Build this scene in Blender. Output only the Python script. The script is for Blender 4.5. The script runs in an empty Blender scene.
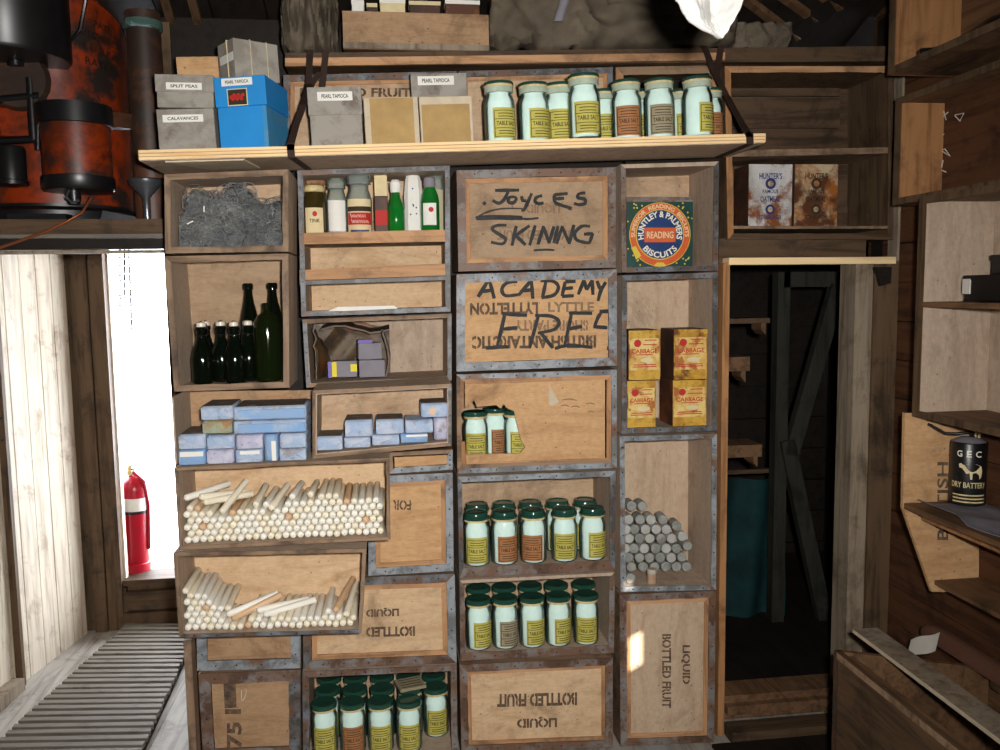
import bpy, bmesh, math, random
from mathutils import Vector, Matrix, noise
R = random.Random(7)
SC = bpy.context.scene
COL = SC.collection
PI = math.pi

# ---------------------------------------------------------------- camera
CAM = Vector((0.0, 0.0, 1.735)); FOC = 850.0
YAW, PITCH, ROLL = math.radians(7.5), math.radians(5.7), math.radians(-0.8)
ROT = Matrix.Rotation(-YAW, 3, 'Z') @ Matrix.Rotation(PI/2 - PITCH, 3, 'X') @ Matrix.Rotation(ROLL, 3, 'Z')
cd = bpy.data.cameras.new('camera'); cam = bpy.data.objects.new('camera', cd); COL.objects.link(cam)
cam.matrix_world = Matrix.Translation(CAM) @ ROT.to_4x4()
cd.sensor_width = 36.0; cd.lens = FOC*36.0/1000.0; cd.clip_start = 0.02
SC.camera = cam
# ---------------------------------------------------------------- light
SC.view_settings.view_transform = 'Standard'; SC.view_settings.look = 'None'
SC.view_settings.exposure = 0.0; SC.view_settings.gamma = 1.0; SC.view_settings.use_curve_mapping = False
w = bpy.data.worlds.new('sky'); SC.world = w; w.use_nodes = True
bg = w.node_tree.nodes['Background']; bg.inputs[0].default_value = (0.86, 0.92, 1.0, 1); bg.inputs[1].default_value = 18.0
def lamp(name, typ, loc, energy, aim=None, **kw):
    d = bpy.data.lights.new(name, typ); d.energy = energy
    for k, v in kw.items(): setattr(d, k, v)
    o = bpy.data.objects.new(name, d); COL.objects.link(o); o.location = loc
    if aim is not None: o.rotation_euler = (Vector(aim) - Vector(loc)).to_track_quat('-Z', 'Y').to_euler()
    return o
# the flash of the camera, just above and beside its lens
lamp('camera_flash', 'SPOT', (0.095, -0.02, 1.80), 345.0, aim=(0.08, 2.95, 1.53), spot_size=math.radians(112), spot_blend=1.0, shadow_soft_size=0.035, color=(1.0, 0.97, 0.93))
# low polar sun, coming through a chink in the wall behind the camera
SUN_DIR = Vector((0.22, 0.93, -0.29)).normalized()
sun = lamp('sun', 'SUN', (0, -6, 5), 14.0, angle=math.radians(0.25), color=(1.0, 0.93, 0.82))
sun.rotation_euler = SUN_DIR.to_track_quat('-Z', 'Y').to_euler()

# ---------------------------------------------------------------- geometry from the view: a ray met with a real plane
def ray(px, py): return (ROT @ Vector(((px-500.0)/FOC, (375.0-py)/FOC, -1.0)))
def P(px, py, y): d = ray(px, py); return CAM + d*((y-CAM.y)/d.y)
def PX(px, py, x): d = ray(px, py); return CAM + d*((x-CAM.x)/d.x)
def PZ(px, py, z): d = ray(px, py); return CAM + d*((z-CAM.z)/d.z)
def box_px(x0, x1, r0, r1, y):
    a, b, c, d = P(x0, r0, y), P(x1, r0, y), P(x1, r1, y), P(x0, r1, y)
    return (a.x+d.x)/2, (b.x+c.x)/2, (c.z+d.z)/2, (a.z+b.z)/2      # x0 x1 z0 z1
Y0 = 2.95; YA = 2.77

# the plank strapped across the cases: its front top edge, thickness and slope
YP = Y0-0.27; pa, pb = P(138, 150, YP), P(766, 133, YP); PT = 0.029; sl = (pb.z-pa.z)/(pb.x-pa.x); PLA = math.atan(sl)
def plank_z(x): return pa.z+(x-pa.x)*sl
def under_plank(px, row, y):
    while P(px, row, y).z > plank_z(P(px, row, y).x)-PT-0.004: row += 0.25
    return (px, row)
# ---------------------------------------------------------------- materials
class NT:
    def __init__(s, name):
        s.m = bpy.data.materials.new(name); s.m.use_nodes = True; s.t = s.m.node_tree
        s.b = s.t.nodes['Principled BSDF']
    def n(s, typ, **kw):
        x = s.t.nodes.new(typ)
        for k, v in kw.items(): setattr(x, k, v)
        return x
    def l(s, a, b): s.t.links.new(a, b)
    def ramp(s, src, stops, interp='LINEAR'):
        r = s.n('ShaderNodeValToRGB'); r.color_ramp.interpolation = interp
        e = r.color_ramp.elements
        while len(e) < len(stops): e.new(0.5)
        for i, (p, c) in enumerate(stops):
            e[i].position = p; e[i].color = (*c, 1) if len(c) == 3 else c
        s.l(src, r.inputs[0]); return r.outputs[0]
    def coords(s, scale=(1, 1, 1), rand=True):
        tc = s.n('ShaderNodeTexCoord'); mp = s.n('ShaderNodeMapping'); mp.inputs['Scale'].default_value = scale
        if rand:
            oi = s.n('ShaderNodeObjectInfo'); v = s.n('ShaderNodeVectorMath', operation='SCALE'); v.inputs[0].default_value = (13.1, 7.7, 9.3)
            s.l(oi.outputs['Random'], v.inputs['Scale'])
            a = s.n('ShaderNodeVectorMath', operation='ADD'); s.l(tc.outputs['Object'], a.inputs[0]); s.l(v.outputs[0], a.inputs[1])
            s.l(a.outputs[0], mp.inputs[0])
        else: s.l(tc.outputs['Object'], mp.inputs[0])
        return mp.outputs[0]
    def noise(s, vec, scale, detail=4, rough=0.55, dist=0.0):
        x = s.n('ShaderNodeTexNoise'); x.inputs['Scale'].default_value = scale; x.inputs['Detail'].default_value = detail
        x.inputs['Roughness'].default_value = rough; x.inputs['Distortion'].default_value = dist
        s.l(vec, x.inputs['Vector']); return x.outputs['Fac']
    def mix(s, fac, a, b, blend='MIX'):
        x = s.n('ShaderNodeMix', data_type='RGBA', blend_type=blend)
        for sock, v in ((x.inputs[0], fac), (x.inputs[6], a), (x.inputs[7], b)):
            if isinstance(v, (int, float)): sock.default_value = v
            elif isinstance(v, tuple): sock.default_value = (*v, 1)
            else: s.l(v, sock)
        return x.outputs[2]
    def bump(s, src, strength=0.2, dist=0.002):
        x = s.n('ShaderNodeBump'); x.inputs['Strength'].default_value = strength; x.inputs['Distance'].default_value = dist
        s.l(src, x.inputs['Height']); s.l(x.outputs[0], s.b.inputs['Normal'])

def lin(r, g, b): return tuple((c/255/12.92 if c/255 <= 0.04045 else ((c/255+0.055)/1.055)**2.4) for c in (r, g, b))

def plain(name, col, rough=0.6, metal=0.0, spec=0.5, var=0.0, vscale=20, bump=0.0, col2=None):
    k = NT(name); k.b.inputs['Roughness'].default_value = rough; k.b.inputs['Metallic'].default_value = metal
    k.b.inputs['Specular IOR Level'].default_value = spec
    if var or col2 or bump:
        f = k.noise(k.coords(), vscale, 5, 0.6)
        c2 = col2 or tuple(max(0, c*(1-var)) for c in col)
        k.l(k.ramp(f, [(0.35, col), (0.65, c2)]), k.b.inputs['Base Color'])
        if bump: k.bump(f, bump)
    else: k.b.inputs['Base Color'].default_value = (*col, 1)
    return k.m

def wood(name, light, dark, axis='x', stain=None, stain_amt=0.35, rough=0.65, grain=1.0, hue=0.14, spec=0.25, bump=0.15):
    """Sawn board: long streaks along AXIS, a slow variation, and irregular dirty patches."""
    k = NT(name)
    sc = {'x': (1.2, 14, 14), 'y': (14, 1.2, 14), 'z': (14, 14, 1.2)}[axis]
    g = k.noise(k.coords(tuple(c*grain for c in sc)), 2.2, 6, 0.62, 0.6)
    base = k.ramp(g, [(0.32, dark), (0.52, light), (0.72, tuple(min(1, c*1.12) for c in light))])
    slow = k.noise(k.coords(), 3.0, 3, 0.5)
    base = k.mix(k.ramp(slow, [(0.3, (0, 0, 0)), (0.7, (1, 1, 1))]), base, k.mix(1.0, base, tuple(1-hue*h for h in (0.8, 1.0, 1.3)), 'MULTIPLY'))
    if stain:
        st = k.noise(k.coords(), 6.5, 7, 0.68, 0.4)
        e = 0.72 - 0.35*stain_amt
        base = k.mix(k.ramp(st, [(e-0.06, (0, 0, 0)), (e+0.13, (0.85, 0.85, 0.85))]), base, stain)
    k.l(base, k.b.inputs['Base Color'])
    k.b.inputs['Roughness'].default_value = rough; k.b.inputs['Specular IOR Level'].default_value = spec
    if bump: k.bump(g, bump, 0.0015)
    return k.m

def patchy(name, a, b, c, scale=9, rough=0.5, metal=0.0, e1=0.48, e2=0.6, grime=False):
    """Old strip metal: bare zinc, dirt and rust in patches."""
    k = NT(name)
    n1 = k.noise(k.coords(), scale, 8, 0.7, 0.5); n2 = k.noise(k.coords((1.3, 1.3, 1.3)), scale*0.55, 6, 0.65)
    base = k.mix(k.ramp(n1, [(e1-0.06, (0, 0, 0)), (e1+0.08, (1, 1, 1))]), a, b)
    base = k.mix(k.ramp(n2, [(e2-0.03, (0, 0, 0)), (e2+0.05, (1, 1, 1))]), base, c)
    k.l(base, k.b.inputs['Base Color']); k.b.inputs['Roughness'].default_value = rough; k.b.inputs['Metallic'].default_value = metal
    n3 = k.noise(k.coords(), scale*3.1, 6, 0.7)
    k.l(k.mix(k.ramp(n3, [(0.56, (0, 0, 0)), (0.66, (0.7, 0.7, 0.7))]), base, tuple(q*0.42 for q in b)), k.b.inputs['Base Color']) if grime else None
    k.bump(n1, 0.25, 0.0015)
    return k.m

def plywood(name, light, dark, stain, amt=0.4, axis='x'):
    """Rotary-cut ply: cloudy figure, faint grain, grimy patches and pin-prick specks."""
    k = NT(name)
    sc = {'x': (1.0, 5, 5), 'z': (5, 5, 1.0)}[axis]
    fig = k.noise(k.coords(tuple(q*0.8 for q in sc)), 3.2, 5, 0.6, 1.6)
    gr = k.noise(k.coords(tuple(q*6 for q in sc)), 6.0, 4, 0.6)
    base = k.ramp(fig, [(0.30, dark), (0.52, light), (0.75, tuple(min(1, q*1.10) for q in light))])
    base = k.mix(0.35, base, k.ramp(gr, [(0.35, dark), (0.65, light)]))
    mo = k.noise(k.coords(), 55.0, 5, 0.75)
    base = k.mix(0.28, base, k.mix(1.0, base, k.ramp(mo, [(0.34, (0.62, 0.60, 0.57)), (0.5, (0.98, 0.98, 0.98)), (0.66, (1.22, 1.2, 1.18))]), 'MULTIPLY'))
    st = k.noise(k.coords(), 5.0, 8, 0.72, 0.6); e = 0.70-0.22*amt
    base = k.mix(k.ramp(st, [(e-0.05, (0, 0, 0)), (e+0.16, (0.8, 0.8, 0.8))]), base, stain)
    vo = k.n('ShaderNodeTexVoronoi'); vo.inputs['Scale'].default_value = 26; k.l(k.coords(), vo.inputs['Vector'])
    base = k.mix(k.ramp(vo.outputs['Distance'], [(0.05, (0.75, 0.75, 0.75)), (0.09, (0, 0, 0))]), base, tuple(q*0.45 for q in stain))
    k.l(base, k.b.inputs['Base Color']); k.b.inputs['Roughness'].default_value = 0.7; k.b.inputs['Specular IOR Level'].default_value = 0.2
    k.bump(gr, 0.08, 0.001)
    return k.m
M = {}
DIRT = lin(92, 70, 52)
M['ply'] = plywood('ply', lin(194, 166, 136), lin(168, 136, 106), lin(112, 92, 72), 0.62)
M['ply_l'] = plywood('ply_light', lin(214, 184, 148), lin(188, 152, 114), lin(126, 100, 76), 0.5)
M['ply_m'] = plywood('ply_dull', lin(172, 146, 118), lin(148, 120, 94), lin(98, 80, 62), 0.5)
M['ply_z'] = plywood('ply_upright', lin(198, 174, 148), lin(174, 146, 120), lin(124, 104, 86), 0.4, 'z')
M['ply_o'] = plywood('ply_orange', lin(204, 164, 120), lin(176, 132, 90), lin(112, 84, 60), 0.45)
M['ply_d'] = plywood('ply_dirty', lin(176, 143, 110), lin(142, 108, 78), lin(84, 66, 50), 0.6)
M['ply_g'] = plywood('ply_grey', lin(186, 166, 146), lin(158, 136, 116), lin(116, 100, 84), 0.35, 'z')
M['batten'] = wood('batten', lin(196, 152, 112), lin(154, 112, 78), 'x', lin(104, 76, 56), 0.45)
M['batten_z'] = wood('batten_upright', lin(186, 142, 102), lin(146, 104, 72), 'z', lin(100, 72, 54), 0.45)
M['edge']   = wood('old_edge', lin(150, 124, 100), lin(104, 82, 64), 'x', lin(64, 52, 44), 0.5)
M['edge_z'] = wood('old_edge_upright', lin(146, 122, 100), lin(100, 80, 64), 'z', lin(62, 52, 46), 0.5)
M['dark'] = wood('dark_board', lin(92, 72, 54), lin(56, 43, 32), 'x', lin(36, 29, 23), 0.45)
M['dark_y'] = wood('dark_board_long', lin(92, 70, 50), lin(54, 40, 29), 'y', lin(36, 28, 22), 0.4)
M['dark_z'] = wood('dark_board_upright', lin(98, 78, 58), lin(62, 47, 35), 'z', lin(42, 33, 27), 0.4)
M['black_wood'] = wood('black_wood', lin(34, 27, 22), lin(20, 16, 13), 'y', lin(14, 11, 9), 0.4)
M['green_wood'] = wood('green_black_wood', lin(50, 50, 44), lin(30, 31, 27), 'z', lin(20, 21, 19), 0.4)
M['weather']= wood('weathered_board', lin(150, 136, 118), lin(112, 98, 82), 'z', lin(84, 70, 56), 0.4)
M['pale']   = wood('new_plank', lin(246, 216, 166), lin(226, 186, 132), 'x', None, hue=0.06)
M['bleach'] = wood('bleached_plank', lin(222, 210, 192), lin(184, 168, 148), 'z', lin(142, 120, 98), 0.3)
M['red'] = wood('red_brown_board', lin(92, 60, 40), lin(62, 40, 28), 'y', lin(42, 28, 20), 0.4)
M['orange_wood'] = wood('orange_board', lin(170, 124, 82), lin(128, 88, 56), 'z', lin(90, 62, 42), 0.35)
M['brown_y']= wood('brown_board', lin(120, 90, 64), lin(80, 58, 42), 'y', lin(52, 40, 32), 0.4)
M['gfloor'] = wood('floor_board', lin(176, 170, 162), lin(142, 134, 126), 'y', lin(104, 98, 92), 0.35)
M['slat'] = wood('slat_wood', lin(120, 113, 104), lin(96, 89, 80), 'x', lin(72, 66, 60), 0.3)
M['zinc'] = patchy('zinc_strip', lin(146, 152, 158), lin(104, 106, 108), lin(112, 82, 62), 11, 0.5, 0.0, 0.5, 0.58, True)
M['zinc_d'] = patchy('dark_zinc_strip', lin(112, 116, 122), lin(70, 66, 62), lin(104, 76, 58), 12, 0.5, 0.0, 0.47, 0.56, True)
M['rust'] = patchy('rusty_strip', lin(124, 120, 118), lin(110, 82, 64), lin(84, 60, 46), 10, 0.55, 0.0, 0.47, 0.55, True)
M['black']  = plain('black_iron', lin(24, 23, 24), 0.35, 0.0, 0.5, 0.4, 14)
M['ink']    = plain('black_paint', lin(36, 38, 40), 0.6, 0, 0.2, col2=lin(56, 56, 56), vscale=40)
M['stencil']= plain('stencil_ink', lin(74, 62, 54), 0.8, 0, 0.1, col2=lin(120, 98, 78), vscale=60)
M['stencil_f']= plain('faded_stencil_ink', lin(128, 104, 84), 0.8, 0, 0.1, col2=lin(150, 122, 96), vscale=60)
M['salt']   = plain('salt', lin(244, 246, 244), 0.9, 0, 0.1, var=0.05, vscale=60)
M['lid'] = plain('green_glass_lid', lin(34, 72, 60), 0.10, 0, 0.7)
M['gold'] = plain('brass_ring', lin(226, 206, 150), 0.4, 0.0, 0.5, 0.3, 60)
M['pale_ring'] = plain('pale_glass_ring', lin(184, 196, 176), 0.15, 0, 0.6, var=0.2, vscale=40)
M['lab_y'] = plain('yellow_label', lin(196, 186, 92), 0.6, 0, 0.2, var=0.16, vscale=30)
M['lab_o'] = plain('orange_label', lin(172, 118, 76), 0.6, 0, 0.2, var=0.14, vscale=30)
M['lab_g']  = plain('grey_label', lin(158, 146, 118), 0.6, 0, 0.2, var=0.12, vscale=30)
M['paper']  = plain('white_paper', lin(236, 234, 226), 0.8, 0, 0.1, var=0.06, vscale=20)
M['cream']  = plain('cream_paper', lin(226, 208, 164), 0.7, 0, 0.2, var=0.12, vscale=25)
M['print']  = plain('dark_print', lin(60, 52, 40), 0.7, 0, 0.1)
M['redprint'] = plain('red_print', lin(186, 48, 44), 0.6, 0, 0.2)
M['bottle'] = plain('black_green_glass', lin(9, 14, 8), 0.05, 0, 0.6)
M['flagon'] = plain('olive_glass', lin(17, 25, 8), 0.06, 0, 0.6)
M['green']  = plain('bright_green_glass', lin(20, 118, 40), 0.06, 0, 0.7, var=0.35, vscale=8)
M['ceramic']= plain('white_ceramic', lin(222, 210, 190), 0.25, 0, 0.5)
M['greycard'] = patchy('grey_board', lin(156, 150, 140), lin(136, 128, 118), lin(114, 104, 94), 12, 0.8, 0, 0.5, 0.62)
M['tancard'] = plain('tan_board', lin(184, 152, 100), 0.75, 0, 0.2, var=0.2, vscale=14)
M['edgecard'] = plain('bleached_board_edge', lin(206, 190, 164), 0.75, 0, 0.2, var=0.15, vscale=30)
M['blue']   = plain('blue_box_paint', lin(40, 142, 214), 0.6, 0, 0.3, var=0.1, vscale=10)
M['blue2']  = patchy('worn_blue_paint', lin(58, 138, 186), lin(96, 142, 168), lin(140, 140, 128), 12, 0.6, 0, 0.52, 0.6)
M['canvas'] = plain('brown_canvas', lin(112, 101, 86), 0.85, 0, 0.15, var=0.4, vscale=6, bump=0.25)
M['cloth'] = plain('white_cloth', lin(176, 174, 170), 0.9, 0, 0.1, var=0.14, vscale=30, bump=0.3)
M['orange'] = patchy('orange_enamel', lin(140, 46, 8), lin(86, 34, 12), lin(40, 32, 28), 7, 0.4, 0, 0.48, 0.54, True)
M['rustpipe'] = patchy('rusty_pipe', lin(84, 52, 34), lin(48, 34, 27), lin(44, 44, 40), 6, 0.5)
M['copper'] = plain('copper_tube', lin(150, 84, 50), 0.4, 0.6)
M['steel']  = plain('grey_steel', lin(130, 134, 140), 0.3, 0.8, 0.5, 0.3, 14)
M['strap']  = plain('dark_strap', lin(58, 42, 36), 0.7, 0, 0.2, var=0.3, vscale=18)
M['wax'] = plain('candle_wax', lin(244, 235, 212), 0.45, 0, 0.35, var=0.08, vscale=18)
M['wax_p']  = plain('pale_candle_wax', lin(246, 242, 230), 0.45, 0, 0.35, var=0.06, vscale=18)
M['wax_o'] = plain('amber_candle_wax', lin(222, 184, 144), 0.45, 0, 0.35, var=0.12, vscale=18)
M['wick']   = plain('cotton_wick', lin(232, 226, 212), 0.9)
M['tube']   = patchy('dull_grey_tube', lin(156, 158, 152), lin(128, 130, 124), lin(120, 108, 88), 18, 0.55, 0.0, 0.5, 0.62)
M['tube_l'] = plain('pale_grey_tube', lin(184, 184, 178), 0.5, 0, 0.4, var=0.2, vscale=25)
M['cork']   = plain('cork', lin(196, 160, 132), 0.8, 0, 0.2, var=0.3, vscale=60)
M['bluepaper'] = patchy('blue_wrapping', lin(158, 178, 206), lin(186, 194, 210), lin(148, 146, 152), 14, 0.75, 0, 0.5, 0.6, True)
M['bluepaper2'] = patchy('lilac_wrapping', lin(176, 176, 202), lin(194, 192, 208), lin(150, 144, 150), 14, 0.75, 0, 0.5, 0.6, True)
M['stainpaper'] = patchy('stained_wrapping', lin(150, 170, 160), lin(160, 150, 112), lin(156, 118, 74), 14, 0.75, 0, 0.5, 0.58)
M['bluedeep'] = patchy('deep_blue_wrapping', lin(126, 164, 208), lin(138, 166, 200), lin(164, 180, 200), 8, 0.7, 0, 0.5, 0.62)
M['extred'] = plain('red_enamel', lin(168, 14, 38), 0.3, 0, 0.5)
M['goldtin'] = patchy('gold_printed_tin', lin(206, 164, 66), lin(178, 128, 48), lin(110, 64, 26), 14, 0.4, 0.0, 0.5, 0.56, True)
M['goldlab'] = patchy('gold_paper_label', lin(222, 196, 122), lin(204, 162, 82), lin(168, 98, 40), 22, 0.6, 0.0, 0.5, 0.54)
M['rusttin']= patchy('rusted_tin_side', lin(84, 50, 32), lin(58, 38, 28), lin(120, 66, 34), 8, 0.6)
M['oat_w'] = patchy('white_tin_print', lin(200, 198, 196), lin(168, 164, 160), lin(124, 70, 30), 9, 0.45, 0, 0.52, 0.52)
M['oat_r'] = patchy('rust_tin_print', lin(190, 172, 140), lin(150, 88, 34), lin(84, 46, 22), 8, 0.5, 0, 0.48, 0.55)
M['navy']   = plain('navy_print', lin(36, 48, 104), 0.5)
M['bisgreen'] = plain('dark_green_print', lin(26, 70, 62), 0.4, 0, 0.5, var=0.3, vscale=25)
M['bisor']  = plain('orange_print', lin(216, 96, 46), 0.4, 0, 0.5, var=0.15, vscale=25)
M['bisblue']= plain('blue_print', lin(24, 58, 112), 0.4, 0, 0.5, var=0.2, vscale=25)
M['bisgold']= plain('gold_print', lin(214, 188, 62), 0.4, 0, 0.5)
M['biswhite'] = plain('white_print', lin(232, 226, 210), 0.4, 0, 0.5)
M['chalk']  = plain('chalk', lin(214, 208, 200), 0.9)
M['wire']   = plain('grey_wire', lin(140, 142, 140), 0.5, 0.2, 0.5, col2=lin(92, 94, 96), vscale=14)
M['wirelump'] = plain('dark_felt', lin(62, 66, 72), 0.9, 0, 0.1, col2=lin(112, 112, 108), vscale=22, bump=0.8)
M['oilcloth'] = patchy('brown_oilcloth', lin(92, 70, 40), lin(56, 44, 30), lin(104, 60, 30), 16, 0.55, 0, 0.5, 0.58, True)
M['greypack'] = plain('grey_packet', lin(136, 132, 140), 0.7, 0, 0.2, var=0.15, vscale=18)
M['yellow'] = plain('yellow_print', lin(222, 206, 30), 0.6)
M['purple'] = plain('purple_print', lin(112, 96, 168), 0.6)
M['teal'] = plain('teal_canvas', lin(22, 56, 58), 0.8, 0, 0.2, var=0.5, vscale=7)
M['brown_en'] = plain('brown_enamel', lin(104, 72, 58), 0.35)
M['dust']   = patchy('brown_dust', lin(112, 96, 78), lin(88, 76, 64), lin(132, 124, 118), 16, 0.9)
M['snow']   = plain('snow', lin(240, 242, 246), 0.9)
M['honey'] = plain('amber_jar', lin(62, 50, 18), 0.08, 0, 0.6, var=0.4, vscale=12)

def glass(name, tint, edge, rough=0.04, base=0.02):
    k = NT(name); t = k.t
    lw = k.n('ShaderNodeLayerWeight'); lw.inputs[0].default_value = 0.35
    tr = k.n('ShaderNodeBsdfTransparent'); tr.inputs[0].default_value = (*tint, 1)
    df = k.n('ShaderNodeBsdfDiffuse'); df.inputs[0].default_value = (*edge, 1)
    gl = k.n('ShaderNodeBsdfGlossy'); gl.inputs[1].default_value = rough
    m1 = k.n('ShaderNodeMixShader'); m2 = k.n('ShaderNodeMixShader')
    f = k.ramp(lw.outputs['Facing'], [(0.72, (base,)*3), (1.0, (0.6+base*0.6,)*3)])
    k.l(f, m1.inputs[0]); k.l(tr.outputs[0], m1.inputs[1]); k.l(df.outputs[0], m1.inputs[2])
    fr = k.n('ShaderNodeFresnel'); fr.inputs[0].default_value = 1.25
    k.l(fr.outputs[0], m2.inputs[0]); k.l(m1.outputs[0], m2.inputs[1]); k.l(gl.outputs[0], m2.inputs[2])
    t.nodes.remove(k.b); k.l(m2.outputs[0], t.nodes['Material Output'].inputs[0])
    return k.m
M['glass'] = glass('green_tinted_glass', (0.84, 0.95, 0.92), lin(120, 176, 164))
M['lid_p'] = glass('pale_glass_lid', (0.82, 0.92, 0.89), lin(116, 158, 148), base=0.3)
M['clear'] = glass('clear_glass', (0.95, 0.97, 0.96), lin(168, 184, 178), base=0.3)

# ---------------------------------------------------------------- mesh building
class MB:
    def __init__(s): s.v, s.f, s.mi, s.cur = [], [], [], 0
    def add(s, vs, fs):
        o = len(s.v); s.v += [Vector(v) for v in vs]; s.f += [tuple(i+o for i in f) for f in fs]; s.mi += [s.cur]*len(fs); return s
    def box(s, x0, x1, y0, y1, z0, z1):
        return s.add([(x0,y0,z0),(x1,y0,z0),(x1,y1,z0),(x0,y1,z0),(x0,y0,z1),(x1,y0,z1),(x1,y1,z1),(x0,y1,z1)],
                     [(0,1,2,3),(4,7,6,5),(0,4,5,1),(1,5,6,2),(2,6,7,3),(3,7,4,0)])
    def prism(s, pts, vec):
        n = len(pts); a = [Vector(p) for p in pts]; vec = Vector(vec)
        return s.add(a + [p+vec for p in a], [tuple(range(n)), tuple(range(2*n-1, n-1, -1))] + [(i, i+n, (i+1) % n+n, (i+1) % n) for i in range(n)])
    def lathe(s, prof, n=24, c=(0, 0, 0), rib=0.0, axis='z', a0=0.0, a1=2*PI, caps=True):
        full = abs(a1-a0-2*PI) < 1e-6; m = n if full else n+1; vs, fs = [], []
        for r, z in prof:
            for i in range(m):
                a = a0+(a1-a0)*i/n; q = r*(1+(rib if i % 2 else -rib))
                x, y = q*math.cos(a), q*math.sin(a)
                p = (x, y, z) if axis == 'z' else (x, z, y) if axis == 'y' else (z, x, y)
                vs.append(Vector(p)+Vector(c))
        for j in range(len(prof)-1):
            for i in range(n):
                k = (i+1) % m; fs.append((j*m+i, j*m+k, (j+1)*m+k, (j+1)*m+i))
        if full and caps:
            if prof[0][0] > 1e-6: fs.append(tuple(range(m-1, -1, -1)))
            if prof[-1][0] > 1e-6: fs.append(tuple(range((len(prof)-1)*m, len(prof)*m)))
        return s.add(vs, fs)
    def tube(s, pts, r, n=8, caps=True):
        pts = [Vector(p) for p in pts]; vs, fs = [], []; up = Vector((0.31, 0.17, 0.93)); k = len(pts)
        rr = r if isinstance(r, (list, tuple)) else [r]*k
        for i, p in enumerate(pts):
            t = (pts[min(i+1, k-1)]-pts[max(i-1, 0)]).normalized()
            a = t.cross(up)
            if a.length < 0.05: a = t.cross(Vector((1, 0, 0)))
            a.normalize(); b = t.cross(a)
            vs += [p+(a*math.cos(2*PI*j/n)+b*math.sin(2*PI*j/n))*rr[i] for j in range(n)]
        for i in range(k-1):
            for j in range(n): fs.append((i*n+j, i*n+(j+1) % n, (i+1)*n+(j+1) % n, (i+1)*n+j))
        if caps: fs += [tuple(range(n-1, -1, -1)), tuple(range((k-1)*n, k*n))]
        return s.add(vs, fs)
    def bar(s, a, b, w, h, up=(0, 0, 1)):
        a, b = Vector(a), Vector(b); t = (b-a).normalized(); u = Vector(up); x = t.cross(u).normalized()*(w/2); z = x.cross(t).normalized()*(h/2)
        return s.add([a-x-z, a+x-z, a+x+z, a-x+z, b-x-z, b+x-z, b+x+z, b-x+z], [(0,1,2,3),(4,7,6,5),(0,4,5,1),(1,5,6,2),(2,6,7,3),(3,7,4,0)])
    def ribbon(s, pts, wvec, tvec):
        """A strap along PTS, WVEC across (one or one per point), TVEC its thickness."""
        k = len(pts); vs, fs = [], []
        for i, p in enumerate(pts):
            wv = Vector(wvec[i]) if isinstance(wvec, list) else Vector(wvec); tv = Vector(tvec[i]) if isinstance(tvec, list) else Vector(tvec); p = Vector(p)
            vs += [p-wv/2, p+wv/2, p+wv/2+tv, p-wv/2+tv]
        for i in range(k-1):
            for j in range(4): fs.append((i*4+j, i*4+(j+1) % 4, (i+1)*4+(j+1) % 4, (i+1)*4+j))
        fs += [(0, 1, 2, 3), tuple(range(4*k-1, 4*k-5, -1))]
        return s.add(vs, fs)
    def sheet(s, fn, nu, nv, thick):
        """A cloth or torn sheet FN(u, v) -> point, with THICK (a vector) as its depth."""
        g = [[Vector(fn(i/nu, j/nv)) for i in range(nu+1)] for j in range(nv+1)]; m = nu+1; N = m*(nv+1); tv = Vector(thick)
        vs = [p for r in g for p in r]; vs += [p+tv for p in vs]; fs = []
        for j in range(nv):
            for i in range(nu):
                a = j*m+i; fs += [(a, a+1, a+m+1, a+m), (N+a, N+a+m, N+a+m+1, N+a+1)]
        ring = [i for i in range(m)] + [j*m+nu for j in range(1, nv+1)] + [nv*m+i for i in range(nu-1, -1, -1)] + [j*m for j in range(nv-1, 0, -1)]
        for a, b in zip(ring, ring[1:]+ring[:1]): fs.append((a, N+a, N+b, b))
        return s.add(vs, fs)
    def build(s, name, mats, parent=None, smooth=None, origin=None, bevel=0.0):
        me = bpy.data.meshes.new(name)
        if parent is not None: off = parent['_at'] if '_at' in parent else (0, 0, 0); off = Vector(off)
        else: off = Vector(origin) if origin is not None else Vector((0, 0, 0))
        me.from_pydata([tuple(v-off) for v in s.v], [], s.f)
        bm = bmesh.new(); bm.from_mesh(me); bmesh.ops.recalc_face_normals(bm, faces=bm.faces[:]); bm.to_mesh(me); bm.free()
        for m in (mats if isinstance(mats, (list, tuple)) else [mats]): me.materials.append(M[m] if isinstance(m, str) else m)
        if any(s.mi): me.polygons.foreach_set('material_index', s.mi)
        if smooth is not None:
            me.polygons.foreach_set('use_smooth', [True]*len(me.polygons)); me.set_sharp_from_angle(angle=math.radians(smooth))
        o = bpy.data.objects.new(name, me); COL.objects.link(o)
        if parent is not None: o.parent = parent; o['_at'] = tuple(off)
        else: o.location = off; o['_at'] = tuple(off)
        if bevel:
            b = o.modifiers.new('edge', 'BEVEL'); b.width = bevel; b.segments = 2; b.limit_method = 'ANGLE'
        return o

def tag(o, label=None, cat=None, group=None, kind=None):
    if label: o['label'] = label
    if cat: o['category'] = cat
    if group: o['group'] = group
    if kind: o['kind'] = kind
    return o
def thing(name, label, cat, loc=(0, 0, 0), group=None):
    o = bpy.data.objects.new(name, None); COL.objects.link(o); o.location = loc; o['_at'] = tuple(loc); o.empty_display_size = 0.05
    return tag(o, label, cat, group)
def dup(root, loc, rot=None, label=None, group=None):
    r = root.copy(); COL.objects.link(r); r.location = loc
    if rot is not None: r.rotation_euler = rot
    if label: r['label'] = label
    if group: r['group'] = group
    for ch in list(root.children):
        c = ch.copy(); COL.objects.link(c); c.parent = r
        for g in ch.children:
            d = g.copy(); COL.objects.link(d); d.parent = c
    return r
def struct(mb, name, mat, **kw): return tag(mb.build(name, mat, **kw), kind='structure')

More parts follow.
